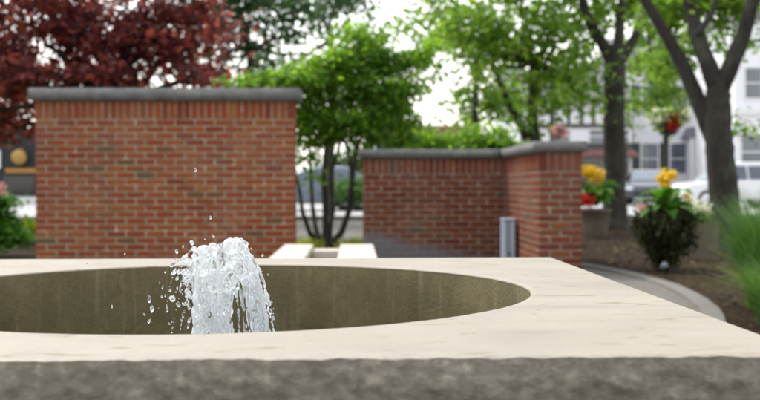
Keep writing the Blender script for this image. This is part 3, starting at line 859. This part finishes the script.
# street tree with dark straight trunk
Y6 = 19.2
t6 = tree('street_tree', 'tree with straight dark trunk standing in mulch beside the brick pier', (gx(617, Y6), Y6, 0))
w6 = [(px_path([(616, 231), (617, 218), (616, 190), (617, 150), (616, 120), (616, 90), (617, 60), (617, 45)], Y6), [.30, .235, .215, .21, .20, .20, .195, .16]),
      (px_path([(616, 66), (603, 42), (588, 15), (580, -15)], Y6), [.13, .11, .09, .07]),
      (px_path([(618, 60), (622, 25), (626, -15)], Y6), [.12, .085, .07]),
      (px_path([(619, 66), (634, 42), (648, 15), (658, -20)], Y6, (0, .1, .2, .3)), [.12, .085, .075, .055]),
      (px_path([(648, 15), (652, 50), (656, 80)], Y6, (.2, .3, .4)), [.04, .025, .012])]
wood(t6, 'trunk', w6, M['bark'])
k = Y6/F
cl = [(at(x, y, Y6+random.uniform(.6, 2.0)), (rx*k, .9, rz*k), w) for (x, y, rx, rz, w) in ((590, 20, 26, 26, 1.6), (575, 60, 26, 26, 1), (580, 95, 20, 18, .5), (632, 8, 34, 14, 1.2), (650, 60, 16, 26, .8), (660, 95, 20, 16, .7), (620, -40, 110, 40, 4), (640, 110, 10, 20, .35), (665, 30, 30, 24, 1))]
foliage('crown', t6, cl, 5600, .078, M['leaf_light'], 50, .26, .5)

# forked street tree nearer on the right
Y7 = 12.8
t7 = tree('street_tree', 'large tree forking low into several stems in mulch at the right', (gx(731, Y7), Y7, 0))
w7 = [(px_path([(733, 256), (731, 240), (729, 210), (726, 180), (723, 150), (721, 125), (721, 100), (722, 82)], Y7), [.25, .20, .185, .180, .175, .170, .155, .14]),
      (px_path([(720, 86), (709, 60), (700, 35), (693, 8), (688, -20)], Y7, (0, 0, .1, .2, .3)), [.13, .105, .095, .085, .075]),
      (px_path([(723, 90), (735, 64), (747, 34), (755, 5), (760, -20)], Y7, (0, -.1, -.1, -.2, -.2)), [.125, .105, .095, .085, .075]),
      (px_path([(722, 150), (711, 124), (700, 98), (686, 66), (668, 34), (648, 2), (640, -16)], Y7, (.05, .1, .15, .2, .2, .2, .2)), [.12, .115, .105, .09, .075, .065, .05]),
      (px_path([(700, 35), (714, 14), (722, -10)], Y7), [.05, .04, .03])]
wood(t7, 'trunk', w7, M['bark'])
k = Y7/F
cl = [(at(x, y, Y7+random.uniform(.5, 1.8)), (rx*k, .7, rz*k), w) for (x, y, rx, rz, w) in ((690, 5, 40, 14, 1.2), (735, 0, 40, 16, 1.4), (715, 42, 26, 16, .6), (672, 20, 22, 14, .5), (750, 40, 16, 20, .35), (700, -50, 120, 40, 4), (668, 62, 16, 18, .4), (748, 132, 14, 6, .12))]
foliage('crown', t7, cl, 6500, .055, M['leaf_light'], 45, .18, .5)

# hedge shrubs behind the lower wall
for i, (x, y, rx, rz, lab) in enumerate(((440, 142, 34, 13, 'rounded bright green shrub behind the left part of the lower wall'), (487, 139, 36, 15, 'taller bright green shrub behind the wall, below the leaning limb'))):
    Yh = 14.2+.4*i; b = empty('shrub', (gx(x, Yh), Yh, 0), lab, 'shrub', 'shrubs behind the lower brick wall'); k = Yh/F
    zt = gz(y-rz, Yh)
    ws = [(limb_path(b.location+Vector((random.uniform(-.06, .06), 0, 0)), b.location+Vector((random.uniform(-.35, .35), random.uniform(-.2, .2), zt*.85)), 5, .1, 60+q+i*9), [.022, .02, .017, .014, .01]) for q in range(6)]
    wood(b, 'stems', ws, M['bark_dark'])
    foliage('foliage', b, [(Vector((gx(x, Yh), Yh, zt*.62)), (rx*k, .42, zt*.36), 3), (Vector((gx(x-rx*.4, Yh), Yh, zt*.85)), (rx*k*.5, .3, zt*.14), 1), (Vector((gx(x+rx*.35, Yh), Yh, zt*.82)), (rx*k*.5, .3, zt*.16), 1)], 7000, .035, M['leaf_maple'], 35, .08, .6)

# ------------------------------------------------------------------ smaller plants
def blades(name, parent, n, rad, h, lean, width, m, c=(0, 0)):
    """tufts of arching grass blades, three joints each"""
    V, Fc = [], []
    for i in range(n):
        a = random.random()*6.283; r = rad*random.random()**.5
        x0, y0 = c[0]+r*math.cos(a), c[1]+r*math.sin(a)
        d = a+random.uniform(-1.1, 1.1); hh = h*random.uniform(.55, 1.05); ln = lean*random.uniform(.3, 1.2)
        px_, py_ = -math.sin(d), math.cos(d); w = width*random.uniform(.6, 1.2); b = len(V)
        for t in (0, .35, .7, 1.0):
            q = ln*t*t; z = hh*(t-.28*t**3*ln/max(h, .01)); ww = w*(1-t)**.6 if t < 1 else .0005
            V.append((x0+math.cos(d)*q-px_*ww, y0+math.sin(d)*q-py_*ww, z)); V.append((x0+math.cos(d)*q+px_*ww, y0+math.sin(d)*q+py_*ww, z))
        for s in range(3): Fc.append((b+2*s, b+2*s+1, b+2*s+3, b+2*s+2))
    return mesh_obj(name, V, Fc, m, parent)

g = empty('ornamental_grass', (gx(797, 6.8), 6.8, 0), 'big arching clump of ornamental grass at the right edge of the bed', 'grass clump'); g['kind'] = 'thing'
blades('blades', g, 2600, .28, .86, .38, .0055, M['leaf_grass'])
blades('bent_blades', g, 160, .30, .50, .75, .005, M['leaf_lime'])
g = empty('ornamental_grass', (gx(768, 9.0), 9.0, 0), 'smaller grass clump in front of the forked tree', 'grass clump'); g['kind'] = 'thing'
blades('blades', g, 700, .18, .42, .22, .004, M['leaf_grass'])

g = empty('ornamental_grass', (gx(806, 6.0), 6.0, 0), 'low spreading tuft of grass nearest the fountain at the right edge', 'grass clump'); g['kind'] = 'thing'
blades('blades', g, 1400, .24, .46, .34, .005, M['leaf_grass'])
# leafy bush at far left with a few pink flowers
LB = 12.2
b = empty('leafy_bush', (gx(-6, LB), LB, 0), 'leafy green bush with pink flowers at the left edge', 'bush')
wood(b, 'stems', [(limb_path(b.location, b.location+Vector((random.uniform(-.3, .3), random.uniform(-.2, .2), .65)), 5, .1, 80+q), [.012]*5) for q in range(7)], M['bark_dark'])
kk = LB/F
foliage('foliage', b, [(at(-2, 228, LB), (26*kk, .3, 22*kk), 2), (at(-6, 205, LB), (20*kk, .25, 14*kk), 1), (at(16, 236, LB), (14*kk, .25, 10*kk), .7)], 2600, .045, M['leaf_plant'], 25, .08, .6)
foliage('blossoms', b, [(at(2, 190, LB), (8*kk, .1, 8*kk), 1)], 120, .022, M['petal_pink'], 12, .03, .8)
b = empty('groundcover_plant', (gx(30, 15), 15, 0), 'low yellow-green ground plants beside the left end of the tall wall', 'plant')
foliage('foliage', b, [(at(28, 228, 15), (.32, .4, .10), 1)], 1200, .03, M['leaf_lime'], 20, .07, .5)
for x, lab in ((308, 'low yellow-green plant left of the small tree base'), (352, 'low yellow-green plant right of the small tree base')):
    b = empty('groundcover_plant', (gx(x, 13.0), 13.0, 0), lab, 'plant', 'yellow-green plants by the small tree')
    foliage('foliage', b, [(Vector((gx(x, 13.0), 13.0, .07)), (.19, .25, .07), 1)], 900, .024, M['leaf_lime'], 20, .05, .5)

# planters
def pot_round(name, label, cat, px, Y, r0, r1, h, m, group=None):
    p = empty(name, (gx(px, Y), Y, 0), label, cat, group)
    MB().lathe([(0, 0), (r0*.96, 0), (r0, .01), (r0+(r1-r0)*.45, h*.4), (r1*.97, h*.86), (r1*1.05, h*.88), (r1*1.05, h), (r1*.9, h), (r1*.88, h*.9), (0, h*.9)], 28).build('pot', m, p, True)
    MB().lathe([(0, h*.93), (r1*.885, h*.905)], 28).build('soil', M['soil'], p)
    return p
QY = 9.95
pot_round('flower_pot', 'dark tapered planter on the mulch under dusky trailing leaves', 'planter', 667, QY, .10, .20, .42, M['pot_dark'])
kk = QY/F
v_ = empty('trailing_vine', (gx(667, QY), QY, .40), 'dusky trailing plant spilling over the dark tapered planter', 'plant')
foliage('foliage', v_, [(at(667, 220, QY), (28*kk, .26, 9*kk), 2.4), (at(651, 232, QY), (10*kk, .18, 16*kk), .9), (at(682, 234, QY), (12*kk, .18, 18*kk), 1), (at(667, 248, QY-.13), (13*kk, .12, 17*kk), 1.3), (at(667, 230, QY-.22), (22*kk, .10, 12*kk), 1.2)], 10500, .024, M['leaf_vine'], 25, .04, .9, .1)
v_ = empty('canna_plant', (gx(668, QY), QY+.05, .40), 'broad green leaves with yellow blooms standing in the dark planter', 'plant')
def big_leaves(parent, n, rad, h, L, m, name='leaf'):
    for i in range(n):
        a = 6.283*i/n+random.uniform(-.4, .4); tilt = random.uniform(.15, .8); l = L*random.uniform(.7, 1.1); z0 = h*random.uniform(.15, .75)
        V, Fc = [], []
        for s in range(6):
            t = s/5; w = l*.30*math.sin(math.pi*min(1, t*.93+.07))**.8
            r = rad*.2+l*t*math.sin(tilt+.9*t*t); z = z0+l*t*math.cos(tilt+.9*t*t)
            for q in (-1, 0, 1): V.append((r*math.cos(a)-math.sin(a)*w*q, r*math.sin(a)+math.cos(a)*w*q, z+abs(q)*w*.25))
        for s in range(5):
            for q in range(2): Fc.append((s*3+q, s*3+q+1, s*3+q+4, s*3+q+3))
        mesh_obj(name, V, Fc, m, parent, True)
big_leaves(v_, 24, .14, .34, .34, M['leaf_plant'])
foliage('blossoms', v_, [(at(667, 181, QY), (5*kk, .06, 8*kk), 1), (at(673, 176, QY), (5*kk, .05, 4*kk), .5), (at(690, 197, QY), (4*kk, .05, 4*kk), .4)], 320, .022, M['petal_yellow'], 16, .025, .9)
foliage('side_blossoms', v_, [(at(645, 209, QY), (5*kk, .06, 4*kk), 1)], 90, .016, M['petal_pink'], 10, .02, .8)

WY = 11.4; kk = WY/F
p = empty('planter_box', (gx(702, WY), WY, 0), 'square tan planter box of white flowers beside the forked tree', 'planter')
hb = gz(222, WY)
for (a, b_, c, d) in ((-.17, .17, -.17, -.14), (-.17, .17, .14, .17), (-.17, -.14, -.139, .139), (.14, .17, -.139, .139)):
    MB().box(a, b_, c, d, 0, hb, .004).build('side_panel', M['pot'], p)
MB().box(-.139, .139, -.139, .139, .02, hb-.03).build('soil', M['soil'], p)
v_ = empty('white_flower_plant', (gx(700, WY), WY, hb-.03), 'mound of small white flowers filling the tan planter box', 'plant')
foliage('foliage', v_, [(at(699, 217, WY), (15*kk, .18, 8*kk), 1)], 900, .022, M['leaf_plant'], 25, .05, .7)
foliage('blossoms', v_, [(at(698, 211, WY), (15*kk, .18, 9*kk), 1)], 1000, .016, M['petal_white'], 14, .035, .8)

CYp = 16.2; kk = CYp/F
pot_round('flower_pot', 'weathered brown planter right behind the brick end pier', 'planter', 597, CYp, .17, .24, .46, M['pot'])
v_ = empty('canna_plant', (gx(597, CYp), CYp, .42), 'green plant with tall yellow blooms and red flowers behind the brick pier', 'plant')
big_leaves(v_, 22, .2, .34, .44, M['leaf_plant'])
foliage('blossoms', v_, [(at(590, 173, CYp), (7*kk, .12, 6*kk), 1), (at(600, 177, CYp), (7*kk, .12, 6*kk), 1)], 420, .034, M['petal_yellow'], 16, .04, .9)
foliage('red_blossoms', v_, [(at(588, 201, CYp-.35), (9*kk, .10, 5*kk), 1)], 420, .026, M['petal_red'], 14, .035, .8)

# small lamp on the mulch
sl = empty('ground_spotlight', (gx(666, 9.5), 9.5, 0), 'small pale metal spotlight on the mulch at the foot of the dark planter', 'spotlight')
MB().tube([(0, 0, 0), (0, 0, .05)], [.012, .012], 8).build('stake', M['black_metal'], sl)
MB().tube([(-.005, .03, .055), (0, 0, .07), (.004, -.045, .09)], [.020, .026, .030], 14).build('lamp_head', M['spot'], sl, True)

# lamp post and hanging baskets
def lamp_post(px, Y, top_py, label):
    p = empty('lamp_post', (gx(px, Y), Y, 0), label, 'lamp post', 'street lamp posts'); zt = gz(top_py, Y)
    MB().lathe([(.16, 0), (.16, .10), (.11, .16), (.10, .5), (.085, .58), (.075, 1.6), (.065, zt)], 16).build('pole', M['black_metal'], p, True)
    MB().tube([(0, 0, 3.05), (-.25, 0, 3.12), (-.42, 0, 3.05)], [.018, .016, .014], 8).build('bracket', M['black_metal'], p)
    MB().lathe([(.05, zt), (.16, zt+.06), (.20, zt+.45), (.12, zt+.52), (.03, zt+.7), (.0, zt+.72)], 16).build('lantern', M['trim_white'], p, True)
    return p
LPY = 24.6
lamp_post(668.5, LPY, -40, 'black lamp post carrying a flower basket, between the two street trees')
def basket(px, py, Y, label, wpx, cols, grp='hanging flower baskets'):
    k = Y/F; c = at(px, py, Y)
    b = empty('hanging_basket', (c.x, c.y-.12, c.z-.10), label, 'flower basket', grp)
    MB().lathe([(0, -wpx*k*.36), (wpx*k*.22, -wpx*k*.28), (wpx*k*.34, 0), (wpx*k*.30, 0), (0, -.02)], 20).build('bowl', M['black_metal'], b, True)
    cc = c+Vector((0, -.12, 0))
    foliage('foliage', b, [(cc, (wpx*k*.5, wpx*k*.4, wpx*k*.22), 1)], 900, .05, M['leaf_plant'], 20, .09, .7)
    for i, (m, dx, dz, w) in enumerate(cols):
        foliage('blossoms', b, [(cc+Vector((dx*wpx*k, -.06, dz*wpx*k)), (wpx*k*w, wpx*k*.35, wpx*k*.17), 1)], 700, .06, M[m], 16, .07, .8)
basket(669, 120, LPY, 'basket of red and white flowers on the black lamp post', 38, [('petal_coral', .02, .0, .26), ('petal_white', .28, .08, .2), ('petal_white', -.26, .1, .2), ('petal_red', .0, -.1, .16)])
lamp_post(553, 41, 40, 'slim dark lamp post in front of the half-timbered house')
basket(558, 132, 41, 'basket of pink flowers before the half-timbered house', 16, [('petal_pink', 0, .1, .4), ('petal_pink', .1, -.1, .4)])

# ------------------------------------------------------------------ cars
def car(label, loc, rz, paint_m, suv=False):
    c = empty('parked_car', loc, label, 'car', 'cars parked along the street', rz)
    h = 1.62 if suv else 1.45
    # side outline (x along the car, front at -x)
    low = [(-2.20, .32), (-2.26, .55), (-2.20, .76), (-1.95, .86), (-1.05, .98), (1.35, 1.00), (1.95, .98), (2.22, .88), (2.26, .55), (2.20, .32)]
    cab = [(-1.10, .97), (-.30, h-.08), (.05, h), (.95, h), (1.35, h-.06), (1.95, .97)]
    def loft(outline, secs):
        mb = MB(); n = len(outline)
        for (y, sx, sz, zb) in secs:
            mb.add([(x*sx, y, zb+(z-zb)*sz) for x, z in outline], [])
        for s in range(len(secs)-1):
            for i in range(n):
                j = (i+1) % n; mb.f.append((s*n+i, (s+1)*n+i, (s+1)*n+j, s*n+j))
        mb.f.append(tuple(range(n))); mb.f.append(tuple((len(secs)-1)*n+i for i in range(n))[::-1]); return mb
    loft(low, [(-.90, .95, .92, .32), (-.87, .985, .98, .32), (-.70, 1, 1, .32), (.70, 1, 1, .32), (.87, .985, .98, .32), (.90, .95, .92, .32)]).build('body', paint_m, c)
    loft(cab, [(-.80, 1.0, .05, .95), (-.62, .95, .95, .95), (-.5, .94, 1, .95), (.5, .94, 1, .95), (.62, .95, .95, .95), (.80, 1.0, .05, .95)]).build('cabin', paint_m, c)
    for s in (-1, 1):
        # side glass follows the slope of the cabin side
        def sp(x, t): return (x, s*(.80-.175*t)+s*.022, .99+(h-.10-.99)*t)
        for (x0, x1, x2, x3) in ((-.88, .18, .18, -.28), (.25, 1.15, 1.05, .25), (1.22, 1.62, 1.22, 1.10)):
            mesh_obj('side_window', [sp(x0, .02), sp(x1, .02), sp(x2, .92), sp(x3, .92)], [(0, 1, 2, 3) if s < 0 else (3, 2, 1, 0)], M['pane'], c)
        for x in (-1.40, 1.38):
            w = empty('wheel', (x, s*.80, .32)); w.parent = c
            MB().lathe([(.20, -.10), (.31, -.11), (.33, -.07), (.33, .07), (.31, .11), (.20, .10)], 24).build('tyre', M['tyre'], w, True)
            MB().lathe([(0, -.07), (.06, -.09), (.20, -.085), (.21, .085), (.06, .09), (0, .07)], 10).build('rim', M['rim'], w)
            w.rotation_euler = (math.pi/2, 0, 0)
        MB().box(-2.25, -2.05, s*.62-.14, s*.62+.14, .60, .74, .03).build('headlight', M['lamp_clear'], c)
        MB().box(2.10, 2.27, s*.66-.12, s*.66+.12, .66, .86, .03).build('tail_light', M['lamp_red'], c)
        MB().box(-.80, -.62, s*.93-.07, s*.93+.07, .98, 1.10, .02).build('mirror', paint_m, c)
    mesh_obj('windscreen', [(-1.06, -.66, 1.0), (-1.06, .66, 1.0), (-.31, .56, h-.10), (-.31, -.56, h-.10)], [(0, 3, 2, 1)], M['pane'], c).location.x = -.035
    mesh_obj('rear_window', [(1.88, -.66, 1.0), (1.88, .66, 1.0), (1.33, .56, h-.10), (1.33, -.56, h-.10)], [(0, 1, 2, 3)], M['pane'], c).location.x = .03
    MB().box(-2.275, -2.2, -.45, .45, .42, .56, .01).build('grille', M['black_metal'], c)
    return c
car('white sport utility car parked behind the forked tree', (gx(735, 36), 36, .006), R(8), M['paint_white'], True)
car('charcoal car with pale windscreen parked left of the lamp post', (gx(650, 42), 42, .006), R(72), M['paint_dark'])
car('blue-grey car seen through the stems of the small tree', (gx(312, 34), 34, .006), R(20), M['paint_blue'])

# ------------------------------------------------------------------ buildings
def building(name, label, x0, x1, Y, depth, h, wall_m, roof=None, roof_m=None, base=None):
    b = empty(name, ((x0+x1)/2, Y, 0), label, 'building')
    w = (x1-x0)/2
    MB().box(-w, w, 0, depth, 0, h).build('wall', wall_m, b)
    if roof == 'gable_x':
        MB().add([(-w-.3, -.4, h-.05), (w+.3, -.4, h-.05), (w+.3, depth/2, h+2.0), (-w-.3, depth/2, h+2.0), (w+.3, depth+.4, h-.05), (-w-.3, depth+.4, h-.05),
                  (-w-.3, -.4, h-.2), (w+.3, -.4, h-.2)], [(0, 1, 2, 3), (3, 2, 4, 5), (0, 3, 5), (1, 4, 2), (6, 7, 1, 0)]).build('roof', roof_m, b)
    elif roof == 'flat':
        MB().box(-w-.2, w+.2, -.2, depth+.2, h+.005, h+.35).build('roof', roof_m, b)
    return b
def window(b, cx, z0, z1, w, shutters=None, cross=True, pane='pane'):
    cx -= b.location.x
    o = MB(); t = .09
    o.box(cx-w/2-t, cx-w/2, -.06, -.002, z0-t, z1+t); o.box(cx+w/2, cx+w/2+t, -.06, -.002, z0-t, z1+t)
    o.box(cx-w/2, cx+w/2, -.06, -.002, z0-t, z0); o.box(cx-w/2, cx+w/2, -.06, -.002, z1, z1+t)
    if cross: o.box(cx-w/2, cx+w/2, -.045, -.026, (z0+z1)/2-.03, (z0+z1)/2+.03)
    f_ = o.build('window', M['trim_white'], b)
    MB().box(cx-w/2, cx+w/2, -.024, -.003, z0, z1).build('pane', M[pane], f_)
    if shutters:
        for s in (-1, 1):
            xx = cx+s*(w/2+t+.27); MB().box(xx-.25, xx+.25, -.05, -.003, z0-.05, z1+.05, .01).build('shutter', M[shutters], b)

# half-timbered house
HY = 52; hx0, hx1 = gx(520, HY), gx(634, HY); hh = gz(98, HY)
b = building('half_timbered_house', 'white half-timbered house with dark beams left of the street tree', hx0, hx1, HY, 9, hh, M['white_wall'], 'gable_x', M['roof_grey'])
W2 = (hx1-hx0)/2
for py, th in ((126, .20), (146, .28), (101, .22)):
    z = gz(py, HY); MB().box(-W2, W2, -.08, -.002, z-th/2, z+th/2).build('beam', M['timber'], b)
for px in (522, 538, 554, 570, 583, 595, 612, 630):
    x = gx(px, HY)-b.location.x; MB().box(x-.08, x+.08, -.07, -.003, gz(126, HY)+.1, gz(101, HY)-.11).build('beam', M['timber'], b)
for px in (530, 562, 600, 622): window(b, gx(px, HY), gz(143, HY), gz(130, HY), .9)
MB().add([(-W2, -1.3, gz(155, HY)), (W2, -1.3, gz(155, HY)), (W2, -.01, gz(149, HY)), (-W2, -.01, gz(149, HY)), (-W2, -1.3, gz(155, HY)-.15), (W2, -1.3, gz(155, HY)-.15), (W2, -.01, gz(155, HY)-.15), (-W2, -.01, gz(155, HY)-.15)],
         [(0, 1, 2, 3), (4, 5, 1, 0), (7, 6, 5, 4), (0, 3, 7, 4), (1, 5, 6, 2)]).build('awning', M['roof_red'], b)
for px in (540, 566, 592, 618): window(b, gx(px, HY), .7, gz(160, HY), 1.3, None, False, 'pane_dark')

# white house with shutters
SY = 54; sx0, sx1 = gx(636, SY), gx(734, SY); sh = gz(64, SY)
b = building('white_house', 'white house with dark green shutters behind the lamp post', sx0, sx1, SY, 9, sh, M['white_wall'], 'gable_x', M['roof_grey'])
for px in (652, 681, 708): window(b, gx(px, SY), gz(174, SY), gz(144, SY), .85, 'shutter')
for px in (652, 676, 700, 724): window(b, gx(px, SY), gz(112, SY), gz(86, SY), .85, 'shutter' if px < 710 else None)
xg = gx(697, SY)-b.location.x; zg = gz(139, SY); wg = 22*SY/F/2*1.25
MB().add([(xg-wg, -1.6, zg), (xg+wg, -1.6, zg), (xg, -1.6, gz(111, SY)), (xg-wg, -.01, zg), (xg+wg, -.01, zg), (xg, -.01, gz(111, SY)), ], [(0, 1, 2), (0, 2, 5, 3), (1, 4, 5, 2), (0, 3, 4, 1)]).build('porch_roof', M['roof_grey'], b)
for s in (-1, 1): MB().box(xg+s*wg*.8-.08, xg+s*wg*.8+.08, -1.5, -1.34, 0, zg-.003).build('porch_post', M['trim_white'], b)
MB().box(gx(690, SY)-b.location.x, gx(697, SY)-b.location.x, -1.62, -1.57, gz(150, SY), gz(145, SY)).build('sign_board', M['blue_sign'], b)
for k_ in range(26):
    z = .4+k_*(sh-.6)/26; MB().box(-(sx1-sx0)/2, (sx1-sx0)/2, -.022, -.0012, z, z+.02).build('siding_board', M['white_wall'], b)

# taller pale building on the right
EY = 47; ex0, ex1 = gx(738, EY), gx(930, EY)
b = building('pale_building', 'pale clapboard building with blue-grey windows at the right edge', ex0, ex1, EY, 12, gz(20, EY), M['white_wall'], 'flat', M['roof_grey'])
for px in (757, 790, 823): 
    window(b, gx(px, EY), gz(98, EY), gz(68, EY), .75); window(b, gx(px, EY), gz(170, EY), gz(135, EY), 1.1)
MB().box(-(ex1-ex0)/2, (ex1-ex0)/2, -.15, -.002, gz(112, EY)-.12, gz(112, EY)+.12).build('ledge', M['trim_white'], b)

# low cream building beyond the shrubs
DY = 48; dx0, dx1 = gx(372, DY), gx(466, DY)
b = building('low_building', 'low cream building with a brown-red roof edge beyond the shrubs', dx0, dx1, DY, 8, gz(133, DY), M['cream_wall'], 'flat', M['roof_red'])
for px in (385, 405, 425, 450): window(b, gx(px, DY), gz(160, DY), gz(141, DY), .8)

# dark shop front at far left
GY = 47; g0, g1 = gx(-60, GY), gx(110, GY)
b = building('dark_shop', 'dark shop front with amber strip and round yellow sign at far left', g0, g1, GY, 9, gz(128, GY), M['dark_front'], None, M['roof_grey'])
bx = b.location.x
MB().box(g0-bx, g1-bx, -.35, -.003, 0, gz(196, GY)).build('plinth', M['trim_white'], b)
MB().box(gx(10, GY)-bx, gx(62, GY)-bx, -.12, -.003, gz(172.5, GY), gz(168, GY)).build('amber_strip', M['amber'], b)
for (a, c) in ((-58, -30), (-27, 4), (7, 38), (41, 72), (75, 106)):
    MB().box(gx(a, GY)-bx, gx(c, GY)-bx, -.05, -.004, gz(194, GY), gz(175, GY), .01).build('shop_window', M['pane_dark'], b)
sg = MB(); vs, fs = ICO3
sg.add([(gx(25, GY)-bx+p_.x*.36*(1+.12*noise.noise(p_*1.5)), -.30+p_.y*.22, gz(157, GY)+p_.z*.34*(1+.15*noise.noise(p_*1.7))) for p_ in vs], fs)
sg.build('sign', M['yellow_paint'], b, True)
MB().box(gx(0, GY)-bx, gx(5, GY)-bx, -.1, -.004, gz(168, GY), gz(148, GY)).build('poster', M['trim_white'], b)

# far green belt on both sides so the street does not end in emptiness
for i, (px, Y, lobes, lab) in enumerate(((385, 62, [(385, 160, 30, 20, 1), (350, 172, 26, 16, .8), (385, 120, 24, 24, .7)], 'distant green tree beyond the street, seen past the small maple'),)):
    bg_tree('distant_tree', lab, px, Y, lobes, M['leaf_dark'], 6000, .16, .2, lobes[0][1], .6, 40)
hd = empty('hedge', (gx(350, 33), 33, 0), 'clipped pale green hedge beyond the paving, seen through the gap', 'hedge')
k = 33/F
foliage('foliage', hd, [(at(357, 192, 33), (26*k, .5, 12*k), 1)], 6000, .05, M['leaf_grass'], 30, .13, .8)
wood(hd, 'stems', [(limb_path(hd.location+Vector((q*.25-.7, 0, 0)), hd.location+Vector((q*.25-.7, 0, .6)), 4, .1, q), [.02]*4) for q in range(6)], M['bark_dark'])

# ------------------------------------------------------------------ bark chips and fallen leaves on the bed
n = 9000
px_ = rng.uniform(2.2, 7.5, n); py_ = rng.uniform(5.0, 20.0, n)
keep = px_ > np.interp(py_, [y for x, y in edge if y > 0], [x for x, y in edge if y > 0])+.2
P = np.stack([px_, py_, np.full(n, .012)+rng.random(n)*.02], 1)[keep]
A = unit(len(P)); A[:, 2] *= .35; Bv = np.cross(A, np.array([0, 0, 1.0])); Bv /= np.linalg.norm(Bv, axis=1, keepdims=True)+1e-9
s = (.014+.03*rng.random(len(P)))[:, None]
o = quad_cloud('bark_chips', P, A*s, Bv*s*.45, M['chip'], None); tag(o, 'loose brown bark chips covering the planting bed', 'bark chips', None, 'stuff')
n = 150
P = np.stack([rng.uniform(2.6, 6.5, n), rng.uniform(6.5, 18.0, n), np.full(n, .035)], 1)
A = unit(n); A[:, 2] *= .3; Bv = np.cross(A, np.array([0, 0, 1.0])); Bv /= np.linalg.norm(Bv, axis=1, keepdims=True)
o = quad_cloud('fallen_leaves', P, A*.03, Bv*.02, M['fallen'], None); tag(o, 'scattered yellowish fallen leaves on the mulch', 'fallen leaves', None, 'stuff')
